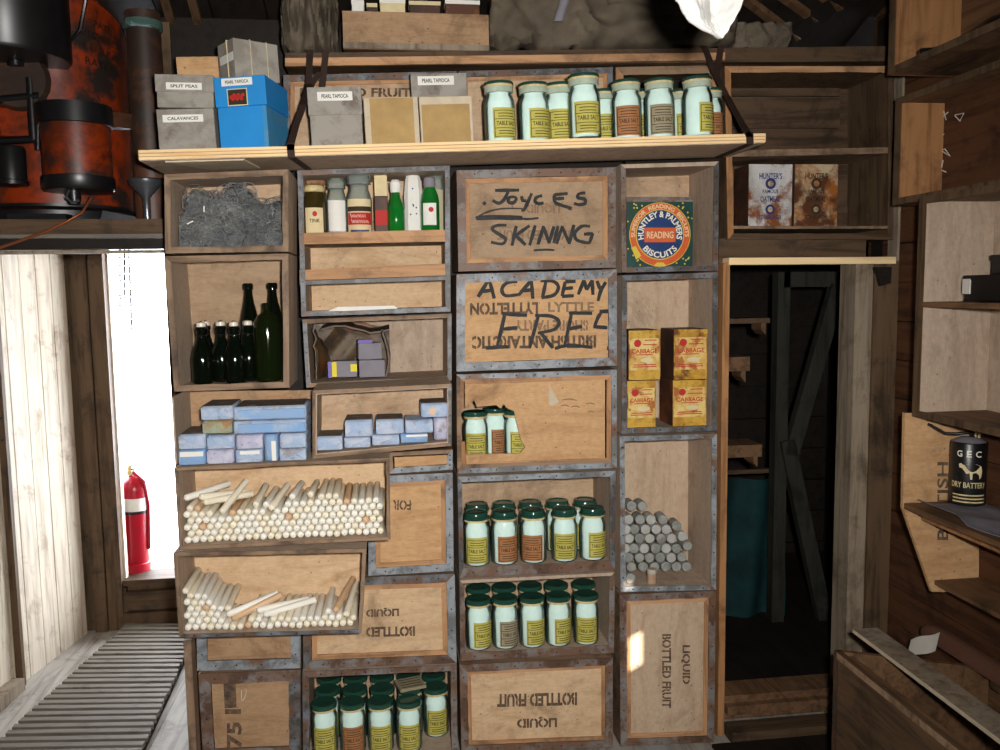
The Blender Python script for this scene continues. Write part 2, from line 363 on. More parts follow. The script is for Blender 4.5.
# ---------------------------------------------------------------- writing
_TX = {}
def text2d(body, bold=0.02, stencil=False):
    """Outline text as a flat mesh, scaled to the unit square: (verts, faces, width / height)."""
    key = (body, bold, stencil)
    if key in _TX: return _TX[key]
    c = bpy.data.curves.new('writing', 'FONT'); c.body = body; c.size = 1.0; c.offset = bold; c.resolution_u = 3
    o = bpy.data.objects.new('writing', c); COL.objects.link(o)
    dg = bpy.context.evaluated_depsgraph_get(); dg.update()
    me = bpy.data.meshes.new_from_object(o.evaluated_get(dg))
    if stencil:                                             # the bridges of a cut stencil
        bm = bmesh.new(); bm.from_mesh(me); todo = set(bm.faces); parts = []
        while todo:
            st = [todo.pop()]; isl = set(st)
            while st:
                for ed in st.pop().edges:
                    for f in ed.link_faces:
                        if f in todo: todo.discard(f); isl.add(f); st.append(f)
            parts.append(isl)
        parts.sort(key=lambda s: min(v.co.x for f in s for v in f.verts))
        for ch, isl in zip([q for q in body if q != ' '], parts):
            if ch not in 'OQDBRCUGPS': continue
            vs_ = {v for f in isl for v in f.verts}; xa, xb = min(v.co.x for v in vs_), max(v.co.x for v in vs_); xm, hw = (xa+xb)/2, 0.035
            if ch in 'BRPD': xm = xa+(xb-xa)*0.42
            geo = list(isl)+list({ed for f in isl for ed in f.edges})+list(vs_); out = None
            for xx in (xm-hw, xm+hw):
                fset = [f for f in bm.faces if f.is_valid and xa-1e-4 <= min(v.co.x for v in f.verts) and max(v.co.x for v in f.verts) <= xb+1e-4]
                geo = fset+list({ed for f in fset for ed in f.edges})+list({v for f in fset for v in f.verts})
                bmesh.ops.bisect_plane(bm, geom=geo, plane_co=(xx, 0, 0), plane_no=(1, 0, 0))
            dead = [f for f in bm.faces if xm-hw-1e-4 <= min(v.co.x for v in f.verts) and max(v.co.x for v in f.verts) <= xm+hw+1e-4]
            bmesh.ops.delete(bm, geom=dead, context='FACES')
        bm.to_mesh(me); bm.free()
    vs = [(v.co.x, v.co.y) for v in me.vertices]; fs = [tuple(p.vertices) for p in me.polygons]
    bpy.data.objects.remove(o); bpy.data.curves.remove(c); bpy.data.meshes.remove(me)
    x0, x1 = min(v[0] for v in vs), max(v[0] for v in vs); y0, y1 = min(v[1] for v in vs), max(v[1] for v in vs)
    _TX[key] = ([((x-x0)/(x1-x0), (y-y0)/(y1-y0)) for x, y in vs], fs, (x1-x0)/(y1-y0))
    return _TX[key]
def write(mb, body, TL, TR, BR, BL, rot=0, bold=0.02, off=(0, -0.0012, 0), stencil=False):
    """Lay BODY into the quad, turned by ROT degrees within it."""
    vs, fs, _ = text2d(body, bold, stencil); TL, TR, BR, BL, off = (Vector(p) for p in (TL, TR, BR, BL, off)); out = []
    for u, v in vs:
        if rot == 180: u, v = 1-u, 1-v
        elif rot == 90: u, v = v, 1-u       # reads downwards
        elif rot == -90: u, v = 1-v, u      # reads upwards
        out.append(BL*(1-u)*(1-v) + BR*u*(1-v) + TR*u*v + TL*(1-u)*v + off)
    return mb.add(out, fs)
def write_px(mb, body, x0, x1, r0, r1, y, rot=0, bold=0.035, skew=0.0, stencil=True):
    return write(mb, body, P(x0, r0+skew, y), P(x1, r0, y), P(x1, r1, y), P(x0, r1+skew, y), rot, bold, stencil=stencil)
def brush(mb, pts, wid, taper=0.75):
    """A brush stroke in the plane of PTS (world x and z), WID metres wide, thinner at its ends."""
    q = [Vector(p) for p in pts]; out = []
    if len(q) > 2:
        for i in range(len(q)-1):
            a, b, c, d = q[max(i-1, 0)], q[i], q[i+1], q[min(i+2, len(q)-1)]
            for t in (0, 0.25, 0.5, 0.75):
                out.append(0.5*((2*b)+(c-a)*t+(2*a-5*b+4*c-d)*t*t+(3*b-a-3*c+d)*t**3))
        out.append(q[-1])
    else: out = [q[0].lerp(q[1], t/4) for t in range(5)]
    k = len(out); vs, fs = [], []
    for i, p in enumerate(out):
        t = out[min(i+1, k-1)]-out[max(i-1, 0)]; n = Vector((-t.z, 0, t.x))
        if n.length < 1e-9: n = Vector((0, 0, 1))
        n.normalize(); wd = wid*(taper+(1-taper)*math.sin(PI*(i+0.6)/(k+0.2)))*R.uniform(0.9, 1.1)
        vs += [p+n*wd/2, p-n*wd/2]
    for i in range(k-1): fs.append((2*i, 2*i+1, 2*i+3, 2*i+2))
    return mb.add(vs, fs)
# ================================================================ THE SETTING
XW = P(893, 400, 3.0).x                                   # the wall on the dark side of the room
def planks(axis, a0, a1, n, lo, hi, base, thick, gap=0.004, jit=0.0):
    """n boards side by side; AXIS of their length, a0..a1 across."""
    mb = MB()
    for i in range(n):
        u0, u1 = a0+(a1-a0)*i/n+gap/2, a0+(a1-a0)*(i+1)/n-gap/2; d = R.uniform(-jit, jit)
        if axis == 'z_facing_x': mb.box(base+d, base+d+thick, u0, u1, lo, hi)       # upright boards on a wall across x
        elif axis == 'z_facing_y': mb.box(u0, u1, base+d, base+d+thick, lo, hi)     # upright boards on a wall across y
        elif axis == 'y_facing_x': mb.box(base+d, base+d+thick, lo, hi, u0, u1)     # level boards on a wall across x
        elif axis == 'x_facing_y': mb.box(lo, hi, base+d, base+d+thick, u0, u1)     # level boards on a wall across y
        elif axis == 'floor': mb.box(u0, u1, lo, hi, base-thick, base+d)
    return mb
mb = planks('floor', -2.6, 2.9, 30, -2.4, 5.2, 0.0, 0.05, 0.003, 0.001); mb.box(-2.6, 2.9, -2.4, 5.2, -0.09, -0.05)
struct(mb, 'floor', 'gfloor')
mb = planks('y_facing_x', 0.0, 3.05, 21, -2.4, 3.2, XW, 0.05, 0.004, 0.002); mb.box(XW+0.05, XW+0.09, -2.4, 3.2, 0, 3.05)
struct(mb, 'wall_right', 'red')
mb = planks('y_facing_x', 0.0, 3.05, 21, -2.4, 3.35, -2.1, 0.05, 0.004, 0.002); mb.box(-2.14, -2.1, -2.4, 3.35, 0, 3.05)
struct(mb, 'wall_left', 'dark_y')
# wall behind the camera, with one chink that lets the low sun through
pat = P(634, 650, Y0); pat2 = P(627, 585, Y0)
def chink(p): s = (p.y+2.4)/SUN_DIR.y; q = p - SUN_DIR*s; return q.x, q.z
cx, cz = chink(pat); dx, dz = chink(pat2)
mb = MB(); zs = [0, cz-0.085, cz+0.085, dz-0.02, dz+0.02, 3.05]
hw, slant = 0.031, 0.03
mb.box(-2.2, cx-0.3, -2.44, -2.4, 0, 3.05).box(cx+0.3, XW+0.1, -2.44, -2.4, 0, 3.05)
mb.box(cx-0.3, cx+0.3, -2.44, -2.4, 0, zs[1]).box(cx-0.3, cx+0.3, -2.44, -2.4, zs[2], zs[3]).box(cx-0.3, cx+0.3, -2.44, -2.4, zs[4], 3.05)
mb.box(cx-0.3, dx-0.02, -2.44, -2.4, zs[3], zs[4]).box(dx+0.02, cx+0.3, -2.44, -2.4, zs[3], zs[4])
for s in (-1, 1):
    xo = cx+s*0.3; e = cx+s*hw
    mb.box(min(xo, e), max(xo, e), -2.44, -2.4, zs[1], zs[2])
mb.prism([(cx-hw, -2.44, zs[1]), (cx+hw, -2.44, zs[1]), (cx+hw, -2.44, zs[1]+slant)], (0, 0.04, 0))
mb.prism([(cx-hw, -2.44, zs[2]), (cx-hw, -2.44, zs[2]-slant), (cx+hw, -2.44, zs[2])], (0, 0.04, 0))
struct(mb, 'wall_rear', 'dark_y')
mb = MB()
for i in range(26): mb.box(-2.2+i*0.2, -2.2+i*0.2+0.194, -2.45, 2.72, 2.93+R.uniform(0, 0.006), 2.97)
mb.box(-2.2, 3.0, -2.45, 2.72, 2.97, 3.01)
struct(mb, 'ceiling', 'black_wood')
# the roof falls away behind the shelves
mb = MB(); SL = 0.36
for i in range(28):
    x0 = -2.3+i*0.19; d = R.uniform(0, 0.012)
    mb.prism([(x0, 2.68, 2.95+d), (x0+0.184, 2.68, 2.95+d), (x0+0.184, 5.3, 2.95-SL*2.62+d), (x0, 5.3, 2.95-SL*2.62+d)], (0, 0, 0.03))
mb.prism([(-2.3, 2.66, 2.99), (3.0, 2.66, 2.99), (3.0, 5.3, 2.99-SL*2.64), (-2.3, 5.3, 2.99-SL*2.64)], (0, 0, 0.04))
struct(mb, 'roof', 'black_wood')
def roof_pt(px, row):
    """Where the ray through a pixel meets the underside of the falling roof."""
    dr_ = ray(px, row); z0_ = 2.95-0.03-SL*(0-2.68); s = (z0_-CAM.z)/(dr_.z+SL*dr_.y); return CAM+dr_*s
for p0, r0, p1, r1, wd_, mt in ((728, -14, 797, 38, 0.035, 'brown_y'), (768, -14, 815, 20, 0.03, 'brown_y'), (808, -14, 840, 8, 0.03, 'brown_y'), (852, -14, 784, 46, 0.09, 'black_wood'), (163, -8, 186, 75, 0.03, 'dark_y'), (190, -8, 208, 60, 0.03, 'dark_y')):
    tag(MB().bar(roof_pt(p0, r0), roof_pt(p1, r1), wd_, 0.022).build('roof_lath', mt), kind='structure')
# passage to the daylight
wf, wn = PZ(88, 633, 0.0), PZ(14, 690, 0.0); wd = (wn-wf).normalized(); wnrm = Vector((-wd.y, wd.x, 0))
if wnrm.x > 0: wnrm = -wnrm
XP = wf.x
mb = MB(); n = 11; L = (wn-wf).length+0.75
for i in range(n):
    p, q = wf+wd*(L*i/n+0.004), wf+wd*(L*(i+1)/n-0.004); o = wnrm*R.uniform(0, 0.004)
    mb.prism([p+o, q+o, q+wnrm*0.03, p+wnrm*0.03], (0, 0, 2.25))
struct(mb, 'wall_passage', 'bleach'); mb = MB()
p, q = wf-wd*0.15+wnrm*0.031, wf+wd*(L+0.1)+wnrm*0.031
mb.prism([p, q, q+wnrm*0.05, p+wnrm*0.05], (0, 0, 2.7))
struct(mb, 'wall_passage_backing', 'black_wood')
we = wf+wd*(L+0.02)
struct(MB().box(-2.2, we.x-0.035, we.y-0.02, we.y+0.04, 0, 2.9), 'wall_porch', 'dark_z')
YE = wf.y+0.06
o0 = P(114, 420, YE).x; sill = P(140, 578, YE).z; oz = 2.02; o1 = -0.72
struct(MB().box(-2.2, o0-0.001, YE, YE+0.08, 0, 2.7).box(o0-0.001, o1, YE, YE+0.08, oz, 2.6).box(o0-0.001, o1, YE, YE+0.08, 0, sill-0.03).box(o1, 0.4, YE, YE+0.08, 0, 2.7), 'wall_entrance', 'dark_z')
pz = P(82, 420, YE-0.06).x; pz1 = P(111, 420, YE-0.06).x
mb = MB().box(pz, pz+(pz1-pz)*0.45, YE-0.06, YE, 0, 2.36).box(pz+(pz1-pz)*0.48, pz1, YE-0.05, YE, 0, 2.36); mb.box(XP-0.05, pz-0.004, YE-0.03, YE, 0, 2.36); mb.box(pz, o0+0.02, YE-0.04, YE, 0, sill-0.035)
struct(mb, 'door_jamb', 'dark_z')
s1 = P(140, 592, YE-0.05).z
mb = MB().box(o0-0.03, o1, YE-0.03, YE+0.14, sill-0.03, sill); mb.box(pz1+0.001, o1, YE-0.042, YE-0.001, s1-0.10, s1-0.004).box(pz1+0.001, o1, YE-0.055, YE-0.001, 0.0, s1-0.11)
struct(mb, 'door_sill', 'dark')
struct(MB().box(o0, o0+0.012, YE+0.005, YE+0.05, sill, oz), 'door_casing', 'bleach')
struct(MB().box(-0.80, -0.74, 3.26, YE, 0, 2.7), 'wall_partition', 'dark_z')
struct(MB().box(-30, -0.3, YE+0.09, 30, -0.05, sill-0.04), 'ground', 'snow')
# the post at the very edge of the picture
yq = wn.y+0.02; xq0, xq1 = P(-8, 450, yq).x, P(6.5, 450, yq).x
t = thing('corner_post', 'dark bolted post at the near edge of the bleached plank wall', 'post', (xq1, yq, 0))
MB().box(xq0, xq1, yq, yq+0.03, 0, P(0, 262, yq).z).build('post', 'dark_z', t)
for r in (395, 418, 440): MB().lathe([(0.008, 0), (0.006, -0.006), (0, -0.006)], 10, (xq1-0.012, yq, P(5, r, yq).z), axis='y').build('bolt', 'black', t)

# wall that the cases stand against, and the dark room behind the doorway
XD = P(729, 400, 3.02).x                                  # where the doorway begins
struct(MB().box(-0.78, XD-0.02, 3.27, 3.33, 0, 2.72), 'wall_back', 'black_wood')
dl = P(730, 450, 3.0).x; dr = P(867, 450, 3.0).x; lz = P(800, 262, 2.98).z
th = P(780, 700, 3.0).z
tx0, tx1 = P(720.5, 500, 2.955).x, P(727, 500, 2.955).x
mb = MB().box(tx0, tx1, 2.955, 3.24, 0.03, lz+0.0)
struct(mb, 'trim_2', 'orange_wood')
pm = P(868, 450, 2.99).x
struct(MB().box(P(851, 450, 2.99).x, pm, 2.99, 3.10, 0, lz), 'door_frame', 'weather')
struct(MB().box(tx0, P(866, 250, 3.0).x, 3.0, 3.04, lz+0.002, P(800, 238, 3.0).z), 'door_header', 'dark')
mb = MB().box(pm+0.001, P(890, 450, 3.0).x, 2.98, 3.16, 0, lz)
struct(mb, 'door_post', 'dark_z')
struct(MB().box(P(889, 450, 3.0).x, XW, 2.99, 3.05, 0, 2.7), 'trim_3', 'weather')
la, lb = P(727, 258, 2.96), P(893, 257, 2.96); lh = P(727, 265, 2.96).z-la.z
mb = MB().prism([(la.x, 2.94, la.z), (lb.x, 2.94, lb.z), (lb.x, 2.94, lb.z+lh), (la.x, 2.94, la.z+lh)], (0, 0.09, 0))
struct(mb, 'door_lintel', 'pale')
bx = P(872, 270, 2.99); struct(MB().prism([(bx.x, 2.96, bx.z+0.01), (bx.x+0.06, 2.96, bx.z+0.01), (bx.x+0.06, 2.96, bx.z-0.05), (bx.x+0.02, 2.96, bx.z-0.06)], (0, 0.12, 0)), 'lintel_block', 'black_wood')
# threshold and step
t1, t2 = P(780, 688, 3.05).z, P(780, 700, 3.0).z
mb = MB().box(dl, dr+0.02, 3.02, 3.14, t1-0.035, t1); mb.box(dl, dr+0.02, 2.99, 3.05, t2-0.04, t2-0.006); mb.box(dl, dr, 3.04, 3.10, 0.05, t2-0.05)
struct(mb, 'door_threshold', 'brown_y')
struct(MB().box(dl, dr+0.1, 2.94, 3.03, 0.0, P(780, 728, 2.95).z), 'door_step', 'dark')
fz = t1-0.03
struct(MB().box(tx0-0.03, XW-0.001, 2.0, 2.938, 0.001, 0.012), 'floor_landing', 'black_wood')
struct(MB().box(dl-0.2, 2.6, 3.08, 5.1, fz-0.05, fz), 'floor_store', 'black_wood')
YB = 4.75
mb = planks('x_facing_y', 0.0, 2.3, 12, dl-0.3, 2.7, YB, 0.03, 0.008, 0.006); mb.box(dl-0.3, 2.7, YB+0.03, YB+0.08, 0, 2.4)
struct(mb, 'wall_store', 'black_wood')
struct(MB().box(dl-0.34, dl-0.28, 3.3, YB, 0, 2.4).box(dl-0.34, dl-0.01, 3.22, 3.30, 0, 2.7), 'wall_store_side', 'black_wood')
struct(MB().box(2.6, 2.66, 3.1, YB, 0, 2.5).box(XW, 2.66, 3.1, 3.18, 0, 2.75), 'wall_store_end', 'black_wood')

# braced frame standing just inside the doorway
YF = 3.75
def fx(px, py, y=YF): return P(px, py, y)
t = thing('braced_frame', 'dark ledged frame with two crossing diagonal braces inside the doorway', 'door frame', (fx(815, 650).x, YF, fz))
fa, fb = fx(784, 300), fx(848, 300); ft = fx(800, 272).z; fbz = fz
MB().box(fa.x-0.03, fa.x+0.03, YF, YF+0.06, fbz, ft).build('stile', 'green_wood', t)
MB().box(fb.x-0.025, fb.x+0.025, YF, YF+0.06, fbz, ft).build('stile', 'green_wood', t)
MB().box(fa.x, fb.x, YF, YF+0.05, ft-0.07, ft).build('rail', 'green_wood', t)
def diag(p, q, wd):
    a, b = fx(*p), fx(*q); d = (b-a).normalized(); n = Vector((-d.z, 0, d.x))*wd/2
    return MB().prism([tuple(a-n+Vector((0, -0.02, 0))), tuple(a+n+Vector((0, -0.02, 0))), tuple(b+n+Vector((0, -0.02, 0))), tuple(b-n+Vector((0, -0.02, 0)))], (0, 0.045, 0))
diag((838, 285), (790, 455), 0.07).build('diagonal_brace', 'green_wood', t)
diag((786, 440), (832, 655), 0.07).build('diagonal_brace', 'green_wood', t)
t2_ = P(755, 560, 3.9)
tag(MB().box(dl-0.279, fx(784, 480).x+0.02, 3.86, 3.885, P(755, 474, 3.85).z, P(755, 470, 3.85).z).build('cloth_rod', 'dark'), 'dark rod behind the doorway edge from which the teal cloth hangs', 'rod')
def hang(u, v):
    a, b = P(728, 480, 3.85), P(782, 640, 3.85)
    return (a.x+(b.x-a.x)*u, 3.85+0.03*math.sin(u*9+v*2)+0.02*noise.noise(Vector((u*4, v*4, 1))), a.z+(b.z-a.z)*v)
tag(MB().sheet(hang, 12, 14, (0, 0.006, 0)).build('teal_cloth', 'teal', smooth=60), 'dark teal cloth hanging low behind the doorway edge', 'cloth')
# store shelf bits behind the doorway edge
for i, (p0, p1, r0, r1) in enumerate(((728, 757, 443, 455), (728, 745, 356, 370), (728, 765, 318, 323))):
    x0, x1, z0, z1 = box_px(p0, p1, r0, r1, 3.5)
    t = thing('bracket_shelf', ('brown short shelf on the store wall above the teal cloth', 'small wooden bracket ledge glimpsed halfway up the doorway', 'thin dark ledge glimpsed high up in the doorway')[i], 'shelf', ((x0+x1)/2, 3.5, z0))
    MB().box(dl-0.279, x1, 3.45, 3.6, z0, z1).build('board', 'brown_y' if i < 2 else 'dark', t)
    MB().prism([(x1-0.03, 3.47, z0), (x1-0.01, 3.47, z0), (x1-0.01, 3.47, z0-0.05), (x1-0.03, 3.47, z0-0.03)], (0, 0.1, 0)).build('bracket', 'brown_y', t)
    MB().box(dl-0.279, dl-0.25, 3.45, 3.6, z0-0.10, z0).build('cleat', 'dark', t)

# ================================================================ PACKING CASES
def inset(q, t):
    """Quad q (TL TR BR BL) drawn in by t, or by a width per side (top, right, bottom, left)."""
    t = (t,)*4 if isinstance(t, (int, float)) else t; out = []
    for i in range(4):
        p, a, b = q[i], q[(i+1) % 4], q[(i-1) % 4]
        out.append(p + (a-p).normalized()*t[(i-1) % 4] + (b-p).normalized()*t[i])
    return out
def strip4(q0, q1, y0, y1, i, wob=0.0024, seg=9):
    """One side of a rim between outer quad q0 and inner quad q1, its inner edge a little uneven."""
    a, b, c, d = q0[i], q0[(i+1) % 4], q1[(i+1) % 4], q1[i]
    n = (d-a).normalized()
    pts = [a, b] + [c.lerp(d, k/seg) + n*(R.uniform(-wob, wob) if 0 < k < seg else 0) for k in range(seg+1)]
    return [Vector((p.x, y0, p.z)) for p in pts]
CASES = {}
SIDES = ('top_board', 'side_board', 'bottom_board', 'side_board')
def case(key, label, TL, TR, BR, BL, y=Y0, depth=0.27, closed=False, rim=('zinc_d', 'zinc_d', 'zinc_d', 'zinc_d'), rw=0.022, back='ply', inner='ply_g', front='ply', batten=None, bw=0.022, group='packing cases', thick=0.014, nails=True, skip=()):
    if y <= Y0 and TL[1] < 180: TL, TR = under_plank(*TL, y), under_plank(*TR, y)
    q = inset([P(*p, y) for p in (TL, TR, BR, BL)], 0.0015)
    base = (q[2]+q[3])/2; t = thing('packing_case', label, 'packing case', (base.x, y, min(q[2].z, q[3].z)), group)
    qi = inset(q, thick); D = Vector((0, depth, 0))
    for i in range(4):
        if i in skip: continue
        pts = [q[i], q[(i+1) % 4], qi[(i+1) % 4], qi[i]]
        MB().prism(pts, D).build(SIDES[i], inner if not closed else 'edge', t)
    MB().prism([p + Vector((0, depth-0.010, 0)) for p in qi], (0, 0.010, 0)).build('back_board', back, t)
    qr = inset(q, rw)
    for i in range(4):
        if rim[i] is None: continue
        mb = MB().prism(strip4(q, qr, y-0.004, y, i), (0, 0.0038, 0))
        if nails and rim[i].startswith(('zinc', 'rust')):
            mb.cur = 1; a, b = (q[i]+qr[i])/2, (q[(i+1) % 4]+qr[(i+1) % 4])/2; k = max(3, int((b-a).length/0.075))
            for j in range(k):
                p = a.lerp(b, (j+0.5)/k+R.uniform(-0.02, 0.02)); mb.lathe([(0.0032, 0), (0.0024, 0.0015)], 6, (p.x, y-0.0055, p.z), axis='y')
        mb.build('edge_strip', [rim[i], 'black'], t)
    if closed:
        yf = y+0.003
        if batten:
            qb = inset(qr, bw)
            for i in range(3 if closed == 'custom' else 4): MB().prism(strip4(qr, qb, yf-0.002, yf, i, 0.0006), (0, 0.010, 0)).build('batten', batten if i % 2 == 0 else batten+'_z' if batten+'_z' in M else batten, t)
        else: qb = qr
        if closed != 'custom':
            MB().prism([Vector((p.x, yf+0.003, p.z)) for p in qb], (0, 0.009, 0)).build('front_board', front, t)
        t['front_y'] = yf+0.003
    CASES[key] = dict(t=t, q=q, qi=qi, y=y, depth=depth)
    return t
def floor_at(key, x):
    a, b = CASES[key]['qi'][3], CASES[key]['qi'][2]; return a.z+(b.z-a.z)*(x-a.x)/(b.x-a.x)
Z4 = lambda m: (m, m, m, m)
Y1 = 2.71
# first column, at the doorway
case('a1', 'shallow open case holding a grey tangle of wire, top of the doorway column', (164, 174), (289, 169), (289, 252), (165, 254), y=YA, depth=0.25, rim=('edge', 'edge_z', 'edge', 'edge_z'), rw=0.018)
case('a2', 'open case with the dark bottles, outer edge bowed, by the bright doorway', (164, 256), (289, 253), (290, 388), (174, 392), y=YA, depth=0.25, rim=('edge', 'edge_z', 'edge', 'edge_z'), rw=0.019, back='ply_m')
case('a3', 'open case crammed with blue paper packets, under the dark bottles', (171, 397), (310, 396), (310, 460.3), (174.5, 466.5), y=Y1, depth=0.232, rim=(None, None, None, None), rw=0.008, back='ply_d', thick=0.006, skip=(0, 1, 2))
case('a4', 'wide open case heaped with candle ends, its lip jutting forward', (174, 467), (390, 457), (391, 540), (179, 550), y=Y1, rim=('edge', 'edge_z', 'edge', 'edge_z'), rw=0.011, depth=0.232, thick=0.010, back='ply_l')
case('a5', 'sagging open case half full of loose candles, lowest of the open doorway column', (173, 552), (367, 548), (362, 633), (179, 638), y=Y1, rim=('edge', 'edge_z', 'zinc_d', 'edge_z'), rw=0.012, depth=0.232, thick=0.010, back='ply_l')
case('a6', 'grey-strapped closed case mostly hidden behind the lower candle case', (195, 575), (302, 570), (301, 668), (197, 671), closed=True, rim=Z4('zinc'), rw=0.034, front='ply_d')
case('a7', 'closed rust-edged case on the floor with upright stencilled figures, by the floor grating', (198, 673), (301, 669), (301, 757), (203, 761), closed=True, rim=('rust', 'zinc_d', 'rust', 'rust'), rw=0.040, front='ply_d')
# second column
YB3 = 2.73
case('b1', 'tall open case with bottled groceries on its upper ledge', (297, 166), (450, 163), (451, 312), (301, 317), rim=('zinc_d', 'zinc_d', 'zinc_d', 'zinc_d'), rw=0.017, back='ply_l')
case('b2', 'open case holding a torn oilcloth bundle, other half empty', (302, 319), (452, 313), (452, 381), (306, 388), rim=('edge', 'zinc_d', 'edge', 'zinc_d'), rw=0.013, back='ply_g')
case('b3', 'open case with sloping floor and a short double row of blue packets', (312, 390), (452, 383), (452, 446), (312, 459), y=YB3, depth=0.21, rim=('edge', 'zinc_d', 'edge', 'edge_z'), rw=0.011, back='ply')
case('b0', 'thin closed case edge showing under the sloping packet case', (388, 452), (453, 449), (453, 470), (389, 474), closed=True, rim=(None, 'zinc', 'zinc', None), rw=0.020, front='ply_o')
case('b4', 'closed case with orange boards and faint stencil, beside the heaped candle case', (368, 476), (453, 472), (454, 571), (368, 576), closed=True, rim=Z4('zinc'), rw=0.026, front='ply_o', batten='batten', bw=0.016)
case('b5', 'closed case with inverted stencilling behind the end of the lower candle case', (302, 579), (455, 573), (457, 663), (303, 669), closed=True, rim=('zinc_d', 'zinc', 'rust', 'zinc_d'), rw=0.030, front='ply_l', batten='batten', bw=0.018)
case('b6', 'open case on the floor filled with salt jars three rows deep', (302, 671), (457, 664), (458, 758), (303, 764), rim=('rust', 'rust', 'rust', 'zinc_d'), rw=0.022, depth=0.325)
# third column
case('c1', 'closed case painted JOYCES SKINING in black brush letters', (456, 170), (616, 167), (616, 268), (458, 272), closed=True, rim=Z4('rust'), rw=0.028, front='ply_m', batten='batten', bw=0.017)
case('c2', 'closed grey-strapped case painted ACADEMY FREE over inverted stencilling', (456, 274), (617, 269), (617, 366), (456, 372), closed=True, rim=Z4('zinc'), rw=0.030, front='ply_o')
case('c3', 'closed case with a broken hole in its front showing jars inside', (456, 374), (617, 369), (617, 468), (457, 474), closed='custom', thick=(0.014, 0.014, 0.032, 0.014), rim=('zinc', 'zinc', 'zinc', None), rw=0.019, batten='batten', bw=0.017)
case('c4', 'open case of salt jars just under the broken-fronted case', (457, 476), (616, 470), (615, 570), (459, 578), rim=('zinc', 'zinc_d', 'rust', 'zinc_d'), rw=(0.021, 0.021, 0.036, 0.016), depth=0.29, thick=(0.014, 0.014, 0.030, 0.012))
case('c5', 'open case of salt jars just above the BOTTLED FRUIT case', (459, 580), (615, 572), (614, 653), (460, 661), rim=(None, 'rust', 'rust', 'rust'), rw=(0.02, 0.02, 0.03, 0.018), depth=0.29, thick=(0.012, 0.014, 0.024, 0.012))
case('c6', 'closed floor case stencilled BOTTLED FRUIT upside down', (459, 664), (613, 657), (613, 747), (461, 753), closed=True, rim=Z4('rust'), rw=0.028, front='ply_l', batten='batten', bw=0.013)
# fourth column
case('d1', 'open case holding the round-emblem biscuit tin', (620, 164), (719, 161), (718, 271), (621, 273), rim=(None, 'zinc_d', 'zinc_d', 'rust'), rw=0.018, back='ply')
case('d2', 'tall open case with four gold cabbage tins', (621, 275), (718, 272), (717, 431), (621, 434), rim=Z4('zinc_d'), rw=0.019, back='ply_z')
case('d3', 'tall open case with a heap of grey metal tubes', (619, 436), (717, 433), (716, 590), (620, 592), rim=Z4('zinc'), rw=0.019, back='ply_z', inner='ply_g')
case('d4', 'closed case standing on end, stencil reading downwards, lit by a sun patch', (619, 594), (716, 590), (714, 742), (620, 746), closed=True, rim=Z4('rust'), rw=0.026, front='ply_z', batten='batten', bw=0.016)
# cases behind the pale plank
YS = Y0+0.10
case('e1', 'closed case stencilled FRUIT behind the plank, back of the tapioca boxes', (283, 75), (457, 71), (457, 158), (284, 160), y=YS, closed=True, rim=('zinc_d', 'zinc_d', 'zinc_d', 'zinc_d'), rw=0.022, front='ply', batten='batten', bw=0.014, depth=0.16)
case('e2', 'closed plain case behind the plank, back of the yellow-labelled jars', (458, 71), (613, 67), (613, 154), (458, 157), y=YS, closed=True, rim=('zinc_d', 'zinc_d', 'zinc_d', 'zinc_d'), rw=0.020, front='ply', batten='batten', bw=0.014, depth=0.16)
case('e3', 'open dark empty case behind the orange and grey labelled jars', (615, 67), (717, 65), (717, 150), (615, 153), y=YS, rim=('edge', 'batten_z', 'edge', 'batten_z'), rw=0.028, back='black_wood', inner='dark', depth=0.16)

# stencils and brush lettering on the closed fronts
def front_y(k): return CASES[k]['t']['front_y']
def lettering(k, mat, lines, name='lettering'):
    for body, *rest in lines:
        mb = MB(); write_px(mb, body, *rest[:4], front_y(k), *rest[4:]); mb.build(name, mat, CASES[k]['t'])
lettering('c6', 'stencil', (('BOTTLED FRUIT', 497, 577, 692, 705, 180, 0.045, 2), ('LIQUID', 517, 557, 716, 727, 180, 0.045, 1)))
lettering('d4', 'stencil', (('BOTTLED FRUIT', 662, 671, 634, 708, 90), ('LIQUID', 681, 690, 645, 684, 90)))
lettering('b5', 'stencil', (('LIQUID', 366, 399, 607, 616, 180, 0.045, 1), ('BOTTLED', 366, 415, 626, 636, 180, 0.045, 1)))
lettering('b4', 'stencil', (('FOR', 393, 411, 500, 510, 180),))
lettering('e1', 'stencil', (('BOTTLED FRUIT', 300, 411, 88, 97),))
lettering('a7', 'stencil', (('75', 227, 242, 722, 748, -90), ('I', 225, 241, 709, 714, -90)))
lettering('c1', 'stencil_f', (('LIQUID', 526, 560, 203, 213, 180), ('BOTTLED FRUIT', 497, 570, 230, 240, 180)), 'faded_lettering')
lettering('c2', 'stencil', (('LYTTELTON', 470, 538, 302, 314, 180, 0.045, 1), ('BRITISH ANTARCTIC', 472, 596, 335, 348, 180, 0.045, 1)))
lettering('c2', 'stencil_f', (('SHORE PARTY', 514, 588, 320, 331, 180), ('LYTTLE', 548, 594, 302, 312, 0)), 'faded_lettering')
def strokes(k, ox, oy, s, lst, wid, name='brush_lettering', mat='ink'):
    y = front_y(k)-0.0022; mb = MB()
    for i, st in enumerate(lst):
        wd = wid
        if isinstance(st, tuple) and isinstance(st[0], float): wd, st = st[0], st[1]
        brush(mb, [P(ox+a*s, oy+b*s, y-0.00003*i) for a, b in st], wd)
    mb.build(name, mat, CASES[k]['t'])
S = 0.18
